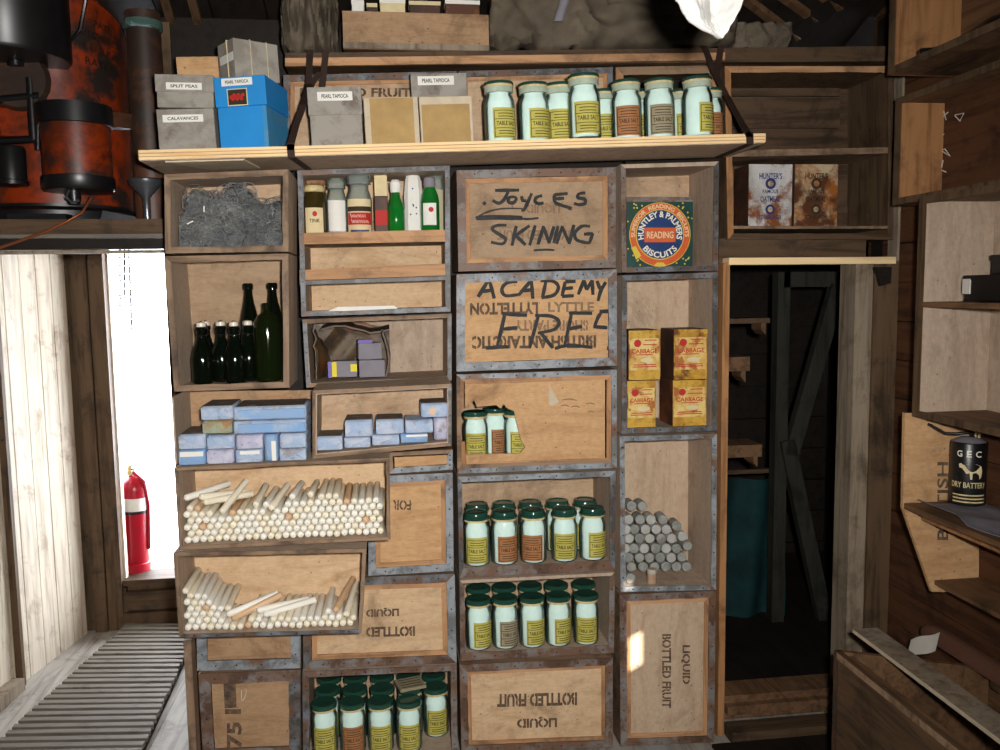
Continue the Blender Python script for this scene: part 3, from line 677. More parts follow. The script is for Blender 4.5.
strokes('c1', 445, 155, S, [
    [(212, 262), (226, 276)], [(278, 197), (340, 196), (412, 195)], [(352, 200), (330, 245), (300, 268), (264, 252)],
    [(385, 232), (358, 236), (352, 260), (378, 266), (396, 246), (385, 230)], [(425, 228), (432, 252), (452, 254)], [(482, 212), (462, 258), (440, 302), (424, 305)],
    [(540, 225), (508, 236), (500, 258), (520, 270), (548, 266)], [(682, 214), (640, 218), (610, 224), (612, 262), (650, 280), (702, 295)], [(612, 244), (662, 240)],
    [(780, 210), (745, 216), (738, 236), (775, 246), (778, 268), (745, 276), (716, 268)], [(682, 292), (704, 300)], (0.006, [(430, 298), (320, 298), (240, 315), (168, 350)]), (0.018, [(172, 351), (280, 346), (430, 350)]), (0.008, [(400, 345), (450, 356), (520, 350)]),
    [(342, 390), (285, 392), (262, 412), (300, 440), (336, 466), (318, 494), (255, 484)],
    [(396, 394), (372, 504)], [(470, 392), (392, 448)], [(392, 446), (448, 500)], [(502, 390), (470, 502)],
    [(548, 394), (516, 498)], [(546, 396), (580, 490)], [(578, 490), (606, 396)], [(628, 394), (604, 490)], [(652, 394), (620, 494)], [(650, 396), (692, 494)], [(690, 494), (716, 388)],
    [(806, 396), (760, 396), (722, 432), (730, 470), (776, 486), (806, 488)], [(802, 490), (822, 434)], [(822, 436), (772, 440)], (0.008, [(492, 530), (550, 526), (608, 528)])], 0.0125)
strokes('c2', 445, 260, S, [
    [(184, 205), (246, 104)], [(244, 104), (274, 214)], [(202, 176), (272, 166)], [(402, 120), (345, 126), (316, 162), (336, 198), (408, 192)],
    [(408, 196), (480, 112)], [(480, 112), (488, 216)], [(428, 172), (492, 164)], [(562, 112), (542, 208)], [(530, 116), (600, 118), (630, 150), (606, 194), (536, 210)],
    [(726, 118), (668, 120)], [(668, 120), (650, 202)], [(650, 202), (716, 198)], [(660, 160), (712, 154)], [(740, 192), (772, 112)], [(772, 112), (786, 166)], [(786, 166), (818, 112)], [(818, 112), (822, 194)],
    [(844, 116), (862, 162)], [(894, 122), (866, 170), (850, 228)],
    [(332, 302), (310, 400), (290, 480)], [(318, 298), (390, 304), (456, 308)], [(308, 386), (400, 376)], [(228, 490), (300, 484), (354, 482)],
    [(518, 312), (494, 400), (470, 490)], [(500, 308), (590, 312), (634, 344), (606, 386), (516, 406)], [(530, 402), (600, 490)],
    [(704, 290), (686, 380), (664, 478)], [(688, 294), (818, 296)], [(690, 382), (762, 370)], [(610, 492), (690, 474), (820, 486)],
    [(872, 286), (850, 320), (830, 372)], [(858, 286), (944, 284)], [(824, 370), (902, 376)], (0.016, [(900, 490), (940, 492)])], 0.0135)
MB_ = MB(); yy = front_y('a7')-0.001
xa, xb, za, zb = box_px(224, 236, 683, 708, yy); MB_.box(xa, xb, yy, yy+0.001, za, zb); MB_.build('worn_mark', 'stencil', CASES['a7']['t'])
ring = [P(243+4.0*math.sin(a*0.75)*math.cos(0.5)+2*math.cos(a), 695-6*math.cos(a*0.8), yy) for a in [i*0.7 for i in range(11)]]
MB().tube(ring, 0.0012, 5).build('chalk_mark', 'chalk', CASES['a7']['t'])

# the broken front of c3: a board with a jagged hole low at one corner
yf = front_y('c3')
outl = [(467, 382), (602, 379), (602, 461), (467, 466)]
hole = [(457, 452), (457, 415), (462, 409), (470, 406), (474, 400), (477, 407), (496, 405), (501, 409), (503, 404), (508, 409), (514, 411), (517, 425), (521, 440), (525, 447), (520, 452)]
q = CASES['c3']['q']
brd = [P(465, 380, yf), P(605, 377, yf), P(605, 462, yf), P(465, 465, yf)]
hp = [P(a, b, yf) for a, b in hole]
# the board is drawn round the hole as three pieces that meet edge to edge
poly = [P(465, 380, yf), P(605, 377, yf), P(605, 462, yf), P(522, 464.5, yf), P(520, 453.5, yf)] + [P(a, b, yf) for a, b in reversed(hole[2:-1])] + [P(465, 408, yf)]
mb = MB(); mb.prism(poly, (0, 0.009, 0)); mb.prism([P(465, 454.5, yf), P(520, 453.5, yf), P(522, 464.5, yf), P(465, 466, yf)], (0, 0.009, 0))
mb.build('front_board', 'ply_o', CASES['c3']['t'])
MB().prism([P(458, 443, yf-0.004), P(465, 441, yf-0.004), P(467, 468, yf-0.004), P(457, 469, yf-0.004)], (0, 0.012, 0)).build('splinter', 'orange_wood', CASES['c3']['t'])
MB().prism([P(549, 384, yf-0.003), P(559, 402, yf-0.003), P(552, 406, yf-0.003), P(549, 404, yf-0.003)], (0, 0.002, 0)).build('torn_label', 'edgecard', CASES['c3']['t'])
mb = MB()
for a, b, r in ((562, 577, 400), (561, 569, 406), (571, 580, 407), (586, 595, 404), (588, 594, 412)): brush(mb, [P(a, r, yf-0.001), P((a+b)/2, r-1, yf-0.001), P(b, r+0.5, yf-0.001)], 0.004)
mb.build('faded_mark', 'stencil_f', CASES['c3']['t'])
MB().prism([P(459, 377, yf-0.002), P(464, 379, yf-0.002), P(464, 410, yf-0.002), P(459, 413, yf-0.002)], (0, 0.010, 0)).build('batten', 'batten_z', CASES['c3']['t'])
# ================================================================ THE PALE PLANK AND WHAT STANDS ON IT
t = thing('shelf_plank', 'long pale new plank strapped across the top of the cases', 'shelf', (pa.x, YP, pa.z-PT))
MB().prism([(pa.x, YP, pa.z-PT), (pb.x, YP, pb.z-PT), (pb.x, YP, pb.z), (pa.x, YP, pa.z)], (0, 0.295, 0)).build('board', 'pale', t, bevel=0.002)
for f in (0.36, 0.70): MB().prism([(pa.x-0.001, YP-0.0012, pa.z-PT*f-0.001), (pb.x, YP-0.0012, pb.z-PT*f-0.001), (pb.x, YP-0.0012, pb.z-PT*f+0.001), (pa.x-0.001, YP-0.0012, pa.z-PT*f+0.001)], (0, 0.0012, 0)).build('edge_groove', 'batten', t)
MB().prism([(pa.x+0.002, YP+0.003, pa.z-PT-0.0002), (pb.x-0.002, YP+0.003, pb.z-PT-0.0002), (pb.x-0.002, YP+0.293, pb.z-PT-0.0002), (pa.x+0.002, YP+0.293, pa.z-PT-0.0002)], (0, 0, -0.002)).build('underside_ply', 'ply_g', t)
u0, u1 = pa.x+0.07, pa.x+0.30
MB().prism([(u0, YP+0.02, plank_z(u0)-PT-0.0023), (u1, YP+0.02, plank_z(u1)-PT-0.0023), (u1+0.02, YP+0.20, plank_z(u1+0.02)-PT-0.0023), (u0+0.09, YP+0.20, plank_z(u0+0.09)-PT-0.0023)], (0, 0, -0.004)).build('underside_slip', 'edgecard', t)

def box_thing(name, label, cat, x0, x1, y0, y1, z0, z1, mat, group=None, rot=0.0, bevel=0.003, body='body', part=True):
    """A box that can be turned about its middle: returns (root, local box maker)."""
    t = thing(name, label, cat, ((x0+x1)/2, (y0+y1)/2, z0), group); t['_at'] = (0, 0, 0)
    hx, hy, h = (x1-x0)/2, (y1-y0)/2, z1-z0
    MB().box(-hx, hx, -hy, hy, 0.001, h).build(body, mat, t, bevel=bevel)
    t.rotation_mode = 'ZYX'; t.rotation_euler = (0, -PLA if plank_z(x0)-0.02 < z0 < plank_z(x1)+0.02 and y0 < Y0+0.1 else 0, rot)
    return t, hx, hy, h
def sticker(t, x0, x1, z0, z1, y, mat='paper', text=None, tmat='print', name='label', m=0.12, bold=0.0):
    o = MB().box(x0, x1, y-0.001, y, z0, z1).build(name, mat, t)
    if text:
        h, w_ = z1-z0, x1-x0
        mb = MB(); write(mb, text, (x0+w_*m, y-0.001, z1-h*0.28), (x1-w_*m, y-0.001, z1-h*0.28), (x1-w_*m, y-0.001, z0+h*0.28), (x0+w_*m, y-0.001, z0+h*0.28), off=(0, -0.0006, 0)); mb.build('lettering', tmat, o)
    return o
def wx(p0, p1, r, y): return P(p0, r, y).x, P(p1, r, y).x
# two grey ration boxes with white slips
yb = Y0-0.16
x0, x1 = wx(158.5, 216, 130, yb); zb = plank_z((x0+x1)/2); zm, zt = P(187, 108, yb).z, P(187, 76, yb).z
t, hx, hy, h = box_thing('ration_box', 'grey board box labelled CALAVANCES, under the SPLIT PEAS box', 'box', x0, x1, yb, yb+0.125, zb, zm-0.002, 'greycard', 'grey ration boxes')
px = (x1-x0)/57.5
sticker(t, -hx+6*px, hx-11*px, h-13.5*px, h-6*px, -hy, text='CALAVANCES')
t, hx, hy, h = box_thing('ration_box', 'grey board box labelled SPLIT PEAS on top of another grey box', 'box', x0, x1-0.003, yb, yb+0.125, zm, zt, 'greycard', 'grey ration boxes')
sticker(t, -hx+10*px, hx-11*px, h-14*px, h-7*px, -hy-0.0035, text='SPLIT PEAS')
MB().box(-hx-0.003, hx+0.003, -hy-0.003, hy+0.003, h*0.50, h+0.004).build('lid', 'greycard', t, bevel=0.002)
# blue box, its taller lid, the label and the badge
yb2 = Y0-0.19; rr = math.radians(10)
x0, x1 = wx(220, 271, 130, yb2); xx = P(292, 130, yb2+0.20).x
x1 = x0+(x1-x0)
zb = plank_z(x0); zm, zt = P(240, 108.5, yb2).z, P(240, 79, yb2).z
t = thing('blue_box', 'bright blue two-part box with small dark badge beside the grey boxes', 'box', (x0, yb2, zb+0.001)); t['_at'] = (0, 0, 0)
W, Dp = x1-x0, 0.20; ax = math.atan2((P(291, 120, yb2+0.20).x-x1), 0.2)
sh = lambda y: y*0.0
def skewbox(a, b, z0, z1, o=0.0): return MB().box(a-o, b+o, -o, Dp+o, z0, z1)
skewbox(0, W, 0, zm-zb).build('base', 'blue', t, bevel=0.002)
skewbox(0, W, zm-zb, zt-zb, 0.004).build('lid', 'blue', t, bevel=0.002)
MB().box(W-0.012, W+0.0008, -0.0008, Dp*0.98, 0.002, zm-zb-0.004).build('worn_side', 'blue2', t)
k = W/51
sticker(t, 7*k, 39*k, zt-zb-9*k, zt-zb-1.5*k, -0.0045, text='PEARL TAPIOCA')
o = sticker(t, 12*k, 33*k, zt-zb-29*k, zt-zb-12*k, -0.0045, mat='cream', name='badge')
MB().box(13*k, 32*k, -0.0066, -0.0055, zt-zb-28*k, zt-zb-13*k).build('badge_field', 'print', o)
q = MB()
for i in range(9): q.lathe([(0.006, 0), (0.003, 0.0012)], 8, ((16.5+i*1.5)*k, -0.0078, zt-zb-(20.5+math.sin(i*2.1)*2)*k), axis='y')
q.build('badge_flower', 'redprint', o)
t.rotation_mode = 'ZYX'; t.rotation_euler = (0, -PLA, math.radians(-12))
# grey parcel on the blue box
x0p = P(225.5, 70, Y0-0.12); zt2 = P(247, 44, Y0-0.14).z
t = thing('grey_parcel', 'small grey string-tied box perched on top of the blue box', 'box', (P(248, 60, Y0-0.13).x, Y0-0.10, zt+0.007)); t['_at'] = (0, 0, 0)
H = zt2-zt
MB().box(-0.075, 0.075, -0.055, 0.055, 0, H).build('body', 'greycard', t, bevel=0.003)
for s in (-0.02, 0.035):
    MB().box(s-0.0006, s+0.0006, -0.0575, 0.0575, 0.0005, H+0.002).build('string', 'cream', t)
MB().box(-0.0775, 0.0775, -0.012, -0.010, 0.0005, H+0.002).build('string', 'cream', t)
o = MB().box(-0.0765, -0.0755, -0.05, 0.04, H*0.45, H*0.66).build('label', 'paper', t)
t.rotation_mode = 'ZYX'; t.rotation_euler = (0, -PLA, math.radians(35))
# two more boxes and the dark board stack behind them
x0, x1 = wx(182, 226, 100, Y0-0.02); box_thing('wooden_tray', 'worn orange-edged wooden box end behind the SPLIT PEAS box', 'box', x0, x1, Y0-0.028, Y0-0.008, plank_z((x0+x1)/2), P(200, 57, Y0-0.02).z, 'ply_o')
# tapioca boxes and card boxes
yt = Y0-0.14
def pearl(p0, p1, r0, y, lab, l0, l1, lr0, lr1, split=None, y1=0.16):
    x0, x1 = wx(p0, p1, 120, y); zb = plank_z((x0+x1)/2); zt = P((p0+p1)/2, r0, y).z
    t, hx, hy, h = box_thing('tapioca_box', lab, 'box', x0, x1, y, y+y1, zb, zt, 'greycard', 'tapioca boxes')
    k = (x1-x0)/(p1-p0); c = (p0+p1)/2; zr = lambda r: P(c, r, y).z-zb
    sticker(t, (l0-c)*k, (l1-c)*k, zr(lr1), zr(lr0), -hy, text='PEARL TAPIOCA')
    if split:
        zs = zr(split)
        MB().box(-hx-0.003, hx+0.003, -hy-0.004, hy, zs, h+0.003).build('lid', 'greycard', t, bevel=0.002)
        sticker(t, (l0-c)*k, (l1-c)*k, zr(lr1), zr(lr0), -hy-0.0045, text='PEARL TAPIOCA')
    return t
t = pearl(311, 363, 88, Y0-0.15, 'grey paper-wrapped box labelled PEARL TAPIOCA next to the dark strap', 320, 355, 92, 101, 115)
pearl(414, 470, 73, Y0-0.055, 'grey PEARL TAPIOCA box standing behind the tan framed boxes', 421, 457, 76, 85, None, 0.07)
def card(p0, p1, r0, lab, bx):
    y = Y0-0.16; x0, x1 = wx(p0, p1, 120, y); zb = plank_z((x0+x1)/2); zt = P((p0+p1)/2, r0, y).z
    t, hx, hy, h = box_thing('card_box', lab, 'box', x0, x1, y, y+0.10, zb, zt, 'edgecard', 'tan card boxes')
    k = (x1-x0)/(p1-p0); l, r_, b, tp = bx
    MB().box(-hx+l*k, hx-r_*k, -hy-0.0015, -hy, b*k, h-tp*k).build('front_panel', 'tancard', t)
card(365.5, 420, 97, 'square tan card box with pale border next to the labelled tapioca box', (6, 5, 5, 1))
card(421, 474, 96, 'square tan card box with pale top band, nearer the glass jars', (2, 3, 1, 8))

# ================================================================ SALT JARS
JR, JH = 0.0500, 0.195
def label_arc(mb, r, a0, a1, z0, z1, n=10):
    vs = []
    for i in range(n+1):
        a = a0+(a1-a0)*i/n
        for q in (r, r+0.0006):
            for z in (z0, z1): vs.append((q*math.sin(a), -q*math.cos(a), z))
    fs = []
    for i in range(n):
        b = 4*i; c = b+4; fs += [(b+2, b+3, c+3, c+2), (b, c, c+1, b+1), (b, b+2, c+2, c), (b+1, c+1, c+3, b+3)]
    e = 4*n; fs += [(0, 1, 3, 2), (e, e+2, e+3, e+1)]
    return mb.add(vs, fs)
def on_arc(mb, body, r, a0, a1, z0, z1):
    vs, fs, _ = text2d(body, 0.02)
    return mb.add([(r*math.sin(a0+(a1-a0)*u), -r*math.cos(a0+(a1-a0)*u), z0+(z1-z0)*v) for u, v in vs], fs)
def make_jar(labmat, lid, ring, label, has_label=True, lidk='disc'):
    t = thing('salt_jar', label, 'jar', (0, 0, 0)); t['_at'] = (0, 0, 0)
    MB().lathe([(0.043, 0), (0.049, 0.004), (JR, 0.012), (JR, 0.122), (0.0485, 0.135), (0.0430, 0.148), (0.0405, 0.155), (0.042, 0.163)], 40, rib=0.006).build('glass_body', 'glass', t, smooth=60)
    MB().lathe([(0.0460, 0.004), (0.0488, 0.012), (0.0488, 0.122), (0.0470, 0.135), (0.0415, 0.148), (0.039, 0.157), (0.0, 0.158)], 28).build('salt', 'salt', t, smooth=50)
    z = 0.182 if lidk == 'plank' else 0.167
    MB().lathe([(0.0425, 0.158), (0.0465, 0.159), (0.0475, z-0.004), (0.0465, z), (0.0425, z)], 32).build('seal_ring', 'pale_ring' if lidk == 'plank' else ring, t, smooth=30)
    if lidk == 'plank': MB().lathe([(0.0470, z-0.007), (0.0482, z-0.006), (0.0482, z-0.001), (0.0470, z)], 32).build('brass_band', ring, t, smooth=30)
    prof = {'cap': [(0.041, z), (0.0490, z), (0.0500, z+0.004), (0.0490, z+0.008), (0.0445, z+0.010), (0.0435, z+0.021), (0.041, z+0.025), (0.034, z+0.0255), (0.031, z+0.0225), (0.0, z+0.0225)],
            'disc': [(0.043, z), (0.0495, z+0.001), (0.0508, z+0.008), (0.0495, z+0.015), (0.045, z+0.018), (0.036, z+0.0175), (0.0, z+0.016)],
            'plank': [(0.043, z), (0.0490, z+0.0005), (0.0500, z+0.004), (0.048, z+0.009), (0.040, z+0.011), (0.0, z+0.010)]}[lidk]
    MB().lathe(prof, 36).build('lid', lid, t, smooth=35)
    if has_label:
        mb = MB(); a = math.radians(50); r = JR+0.0008
        l = label_arc(mb, r, -a, a, 0.012, 0.106).build('label', labmat, t, smooth=40)
        mb = MB(); r += 0.0012
        for z in (0.017, 0.043, 0.071, 0.097): label_arc(mb, r, -a*0.88, a*0.88, z-0.0009, z+0.0009)
        for s in (-1, 1): label_arc(mb, r, s*a*0.88-0.02, s*a*0.88+0.02, 0.017, 0.097, 2)
        for z in (0.026, 0.034, 0.079, 0.088): label_arc(mb, r, -a*0.6, a*0.6, z-0.0012, z+0.0012)
        on_arc(mb, 'TABLE SALT', r+0.0008, -a*0.74, a*0.74, 0.051, 0.064)
        mb.build('lettering', 'print', l)
    return t
PROTO = {}
def jar(kind, px, row, y, z, yaw, label, group, tilt=(0, 0), lidm='disc', scale=1.0):
    x = P(px, row, y).x; z = z(x) if callable(z) else z
    key = (kind, lidm)
    if key not in PROTO:
        PROTO[key] = make_jar({'y': 'lab_y', 'o': 'lab_o', 'g': 'lab_g', 'n': 'lab_y'}[kind], 'lid', 'gold', label, kind != 'n', lidm); o = PROTO[key]; tag(o, label, 'jar', group); o.location = (x, y, z)
    else: o = dup(PROTO[key], (x, y, z), None, label, group)
    base = math.atan2(x-CAM.x, y-CAM.y)       # the label roughly towards the middle of the room
    o.rotation_mode = 'ZYX'; o.rotation_euler = (tilt[0], -PLA if group == 'salt jars on the plank' else tilt[1], -base*0.6 + math.radians(yaw)); o.scale = (scale*({'plank': 0.985, 'cap': 0.965}.get(lidm, 0.935)),)*2+(scale,)
    return o
CN = {'y': 'yellow', 'o': 'orange', 'g': 'greyish'}
ORD = ['first', 'second', 'third', 'fourth', 'fifth']
def row_of(key, where, group, pxs, row, y, kinds, yaws, rowname, lidm='disc'):
    for i, (p, k, a) in enumerate(zip(pxs, kinds, yaws)):
        what = 'salt jar' if k == 'n' else f'{CN[k]}-labelled salt jar'
        jar('y' if k == 'n' else k, p, row, y, lambda x: floor_at(key, x)+0.003, a, f'{what}, {rowname} row of {where}, {ORD[i]} from the doorway end', group, lidm=lidm)
G = 'jars in the case under the broken-fronted case'
row_of('c4', 'case under the broken front', G, (476.5, 504.5, 533.4, 564.2, 592.5), 540, Y0+0.055, 'yooyy', (0, 18, -12, 0, 28), 'front', 'cap')
bpy.data.objects  # (rows behind stand with their labels hidden)
row_of('c4', 'case under the broken front', G, (477, 504, 530.5, 557.5, 585), 520, Y0+0.175, 'nnnnn', (0, 20, -20, 5, 0), 'back', 'cap')
G = 'jars in the case above BOTTLED FRUIT'
row_of('c5', 'case above BOTTLED FRUIT', G, (478.5, 505, 532, 558.2, 586), 620, Y0+0.055, 'ygyyy', (26, 24, 22, 30, 0), 'front')
row_of('c5', 'case above BOTTLED FRUIT', G, (478.5, 504, 530, 556, 583.6), 600, Y0+0.175, 'nnnnn', (0, 20, -20, 5, 0), 'back')
G = 'jars in the floor case'
row_of('b6', 'the floor case', G, (325, 353, 381, 409.5), 735, Y0+0.056, 'yoyy', (0, 4, 0, 0), 'front')
row_of('b6', 'the floor case', G, (328, 355.5, 383, 410.5, 436), 715, Y0+0.158, 'nnnny', (0, 0, 0, 0, 8), 'middle')
row_of('b6', 'the floor case', G, (330, 356, 382.5, 409, 434), 700, Y0+0.260, 'nnnnn', (0, 0, 0, 0, 0), 'back')
t = thing('seed_packet', 'small flat yellowish packet lying across jar lids in the floor case', 'packet', (P(410.5, 690, Y0+0.12).x, Y0+0.14, floor_at('b6', P(411, 715, Y0+0.15).x)+0.199)); t['_at'] = (0, 0, 0)
MB().box(-0.05, 0.05, -0.045, 0.045, 0, 0.012).build('body', 'lab_g', t, bevel=0.002)
q = MB()
for i in range(4): q.box(-0.04, 0.04, -0.034+i*0.02, -0.03+i*0.02, 0.012, 0.0126)
q.build('printed_lines', 'print', t); t.rotation_euler.z = 0.25
G = 'jars inside the broken-fronted case'
fl = lambda x: P(490, 457, Y0+0.06).z-0.036
for p, k, a, l, yy_ in ((475.5, 'y', 0, 'yellow-labelled salt jar in the jagged hole, first from the doorway end', 0.065), (495, 'o', 30, 'salt jar with brownish label, middle one in the jagged hole', 0.14), (516, 'y', 20, 'yellow-labelled salt jar half hidden by the edge of the jagged hole', 0.075)):
    jar(k, p, 430, Y0+yy_, lambda x: floor_at('c3', x)+0.003, a, l, G, scale=0.96)
# jars along the plank
G = 'salt jars on the plank'
for p, d, k, a, l, dz in ((500.5, 0.09, 'y', 22, 'yellow-labelled salt jar on the plank, next to the tan card box', 1.0),
                      (535, 0.11, 'y', 28, 'salt jar on the plank with its yellow label turned away, second from the card box', 1.0),
                      (560.5, 0.14, 'y', 5, 'yellow-labelled salt jar on the plank, close behind the foremost tallest jar', 1.02),
                      (585.3, 0.045, 'y', 8, 'foremost yellow-labelled salt jar on the plank, standing tallest', 1.04),
                      (604, 0.23, 'y', 10, 'salt jar at the back of the plank peeping out beside the tallest jar', 1.0),
                      (627.5, 0.10, 'o', 2, 'orange-labelled salt jar standing forward on the plank', 1.0),
                      (649, 0.24, 'y', 0, 'salt jar at the back of the plank between orange and grey labelled jars', 1.0),
                      (660.5, 0.09, 'g', 6, 'salt jar with grey faded label on the plank', 1.0),
                      (683, 0.25, 'y', 20, 'salt jar at the back of the plank between the last two jars', 1.0),
                      (698.5, 0.075, 'y', 48, 'salt jar with label turned aside, nearest the dark strap on the plank', 1.0),
                      (710, 0.245, 'o', 10, 'orange-labelled salt jar half hidden at the far end of the jar row', 1.0)):
    jar(k, p, 110, YP+d, lambda x: plank_z(x)+0.002, a, l, G, lidm='plank', scale=dz)

# ================================================================ BOTTLES IN THE SECOND CASE
def swing_bottle(label):
    t = thing('swing_top_bottle', label, 'bottle', (0, 0, 0)); t['_at'] = (0, 0, 0)
    MB().lathe([(0.028, 0), (0.034, 0.004), (0.036, 0.012), (0.036, 0.088), (0.031, 0.112), (0.022, 0.135), (0.0165, 0.155), (0.0150, 0.178), (0.0185, 0.182), (0.0185, 0.190), (0.015, 0.194)], 28).build('glass_body', 'bottle', t, smooth=50)
    MB().lathe([(0.013, 0.193), (0.0160, 0.195), (0.0160, 0.207), (0.012, 0.210), (0, 0.210)], 20).build('stopper', 'ceramic', t, smooth=40)
    MB().tube([(-0.020, 0, 0.165), (-0.024, -0.004, 0.185), (-0.018, -0.002, 0.204), (0, 0, 0.2125), (0.018, -0.002, 0.204), (0.024, -0.004, 0.185), (0.020, 0, 0.165)], 0.0016, 6).tube([(0.0175*math.cos(a), 0.0175*math.sin(a), 0.165) for a in [i*PI/8 for i in range(17)]], 0.0015, 6).build('wire_bail', 'black', t)
    return t
sp = None
G = 'swing-top bottles in the bottle case'
for i, (p, d, l) in enumerate(((202.5, 0.045, 'dark swing-top bottle at the doorway end of the bottle case'), (222, 0.094, 'dark swing-top bottle second from the doorway end of the bottle case'),
                               (235, 0.042, 'dark swing-top bottle standing forward, third from the doorway end'), (249, 0.098, 'dark swing-top bottle in front of the tall plain bottle'), (207, 0.155, 'swing-top bottle in the back row of the bottle case'))):
    x = P(p, 360, YA+d).x; z = floor_at('a2', x)+0.003
    if sp is None: sp = swing_bottle(l); tag(sp, l, 'bottle', G); sp.location = (x, YA+d, z); sp.scale = (0.94,)*3
    else: dup(sp, (x, YA+d, z), (0, 0, 0.3*i), l, G)
def wine(label, p, d, prof, mat, name='wine_bottle', top=None):
    x = P(p, 360, YA+d).x; z = floor_at('a2', x)+0.003
    t = thing(name, label, 'bottle', (x, YA+d, z)); t['_at'] = (0, 0, 0); t.scale = (0.94, 0.94, 0.94)
    MB().lathe(prof, 30).build('glass_body', mat, t, smooth=50)
    if top: MB().lathe(top, 24).build('lip_ring', mat, t, smooth=50)
    return t
champ = [(0.034, 0), (0.042, 0.006), (0.043, 0.018), (0.043, 0.150), (0.040, 0.180), (0.030, 0.225), (0.020, 0.270), (0.0155, 0.300), (0.0145, 0.322)]
ring_ = [(0.0145, 0.316), (0.0185, 0.318), (0.0190, 0.334), (0.016, 0.340), (0.011, 0.340), (0.011, 0.325)]
wine('tall plain dark wine bottle behind the swing-top bottles', 251, 0.185, champ, 'bottle', top=ring_)
wine('tall plain dark wine bottle behind the round olive flagon', 275, 0.165, champ, 'bottle', top=ring_)
wine('squat olive-green flagon with short neck among the dark bottles', 268.5, 0.055, [(0.036, 0), (0.046, 0.006), (0.048, 0.02), (0.048, 0.185), (0.045, 0.205), (0.034, 0.225), (0.018, 0.236), (0.0135, 0.242), (0.0125, 0.262), (0.0145, 0.264), (0.0145, 0.270), (0.010, 0.270)], 'flagon', 'flagon')

# ================================================================ GROCERIES ON THE LEDGE (tall case b1)
def ledge(key, r0, r1, y0=Y0, label='front_lip', under=True, mat='batten'):
    a, b, c, d = P(299.5, r0[0], y0), P(447.5, r0[1], y0), P(447.5, r1[1], y0), P(299.5, r1[0], y0)
    MB().prism([a+Vector((0, 0.001, 0)), b+Vector((0, 0.001, 0)), c+Vector((0, 0.001, 0)), d+Vector((0, 0.001, 0))], (0, 0.012, 0)).build(label, mat, CASES[key]['t'], bevel=0.001)
    if under:
        e = 0.009
        MB().prism([d+Vector((0, 0.013, 0)), c+Vector((0, 0.013, 0)), c+Vector((0, 0.013, e)), d+Vector((0, 0.013, e))], (0, 0.24, 0)).build('inner_shelf', 'edge', CASES[key]['t'])
    return d, c
ld, lc = ledge('b1', (233, 229.5), (244.5, 241.5))
ledge('b1', (270, 263.5), (280.5, 275.5))
a, b = P(299.5, 281, Y0), P(447.5, 276, Y0)
MB().prism([a, b, P(447.5, 280, Y0), P(299.5, 285, Y0)], (0, 0.02, 0)).build('shelf_edge', 'zinc_d', CASES['b1']['t'])
def ledge_z(x): return ld.z+(lc.z-ld.z)*(x-ld.x)/(lc.x-ld.x)+0.0125
def grocery(name, label, cat, p, d, prof, mat, h_row, smooth=45, lab=None, lid=None, rib=0.0):
    """A lathed jar or bottle scaled so that its top meets row H_ROW."""
    d += 0.014
    x = P(p, 210, Y0+d).x; z = ledge_z(x); H = P(p, h_row, Y0+d).z-z
    t = thing(name, label, cat, (x, Y0+d, z)); t['_at'] = (0, 0, 0)
    top = max(q[1] for q in (lid[0] if lid else prof)); f = H/top
    MB().lathe([(r, zz*f) for r, zz in prof], 28, rib=rib).build('glass_body', mat, t, smooth=smooth)
    if lid: MB().lathe([(r, zz*f) for r, zz in lid[0]], 28).build('stopper', lid[1], t, smooth=40)
    for (r, a0, a1, z0, z1, lm, nm) in (lab or []):
        label_arc(MB(), r, math.radians(a0), math.radians(a1), z0*f, z1*f).build(nm, lm, t, smooth=40)
    t.rotation_euler.z = -math.atan2(x, Y0)*0.6
    if cat == 'jar': t.scale = (0.90, 0.90, 1)
    return t, f
t, f = grocery('honey_jar', 'squat amber jar with a cream label, at the doorway end of the grocery ledge', 'jar', 315, 0.055, [(0.040, 0), (0.0455, 0.006), (0.0455, 0.120), (0.040, 0.145), (0.034, 0.155), (0.034, 0.165)], 'honey', 186,
     lab=[(0.0465, -48, 40, 0.0, 0.108, 'cream', 'label')], lid=([(0.033, 0.160), (0.039, 0.164), (0.039, 0.176), (0.034, 0.182), (0, 0.182)], 'gold'))
MB().lathe([(0.009, 0), (0.005, 0.001)], 14, (0.0, -0.0488, 0.088*f), axis='y').build('label_seal', 'redprint', t)
q = MB(); on_arc(q, 'TINK', 0.0476, -0.45, 0.4, 0.060*f, 0.072*f); q.build('lettering', 'print', t)
grocery('brown_jar', 'brown-lidded jar at the back corner of the grocery ledge', 'jar', 316, 0.175, [(0.040, 0), (0.043, 0.01), (0.043, 0.16), (0.034, 0.19)], 'honey', 176, lid=([(0.034, 0.185), (0.040, 0.19), (0.040, 0.215), (0, 0.217)], 'batten'))
grocery('stoppered_jar', 'clear jar with spotted white label and pale glass stopper on the grocery ledge', 'jar', 337, 0.065, [(0.034, 0), (0.039, 0.005), (0.039, 0.115), (0.030, 0.14), (0.027, 0.150)], 'clear', 179,
     lab=[(0.0398, -52, 52, 0.028, 0.115, 'paper', 'label'), (0.0398, -52, 52, 0.006, 0.026, 'bluepaper', 'label_band'), (0.0375, -179, 179, 0.008, 0.112, 'salt', 'contents')], lid=([(0.027, 0.148), (0.035, 0.150), (0.036, 0.172), (0.030, 0.178), (0, 0.178)], 'clear'))
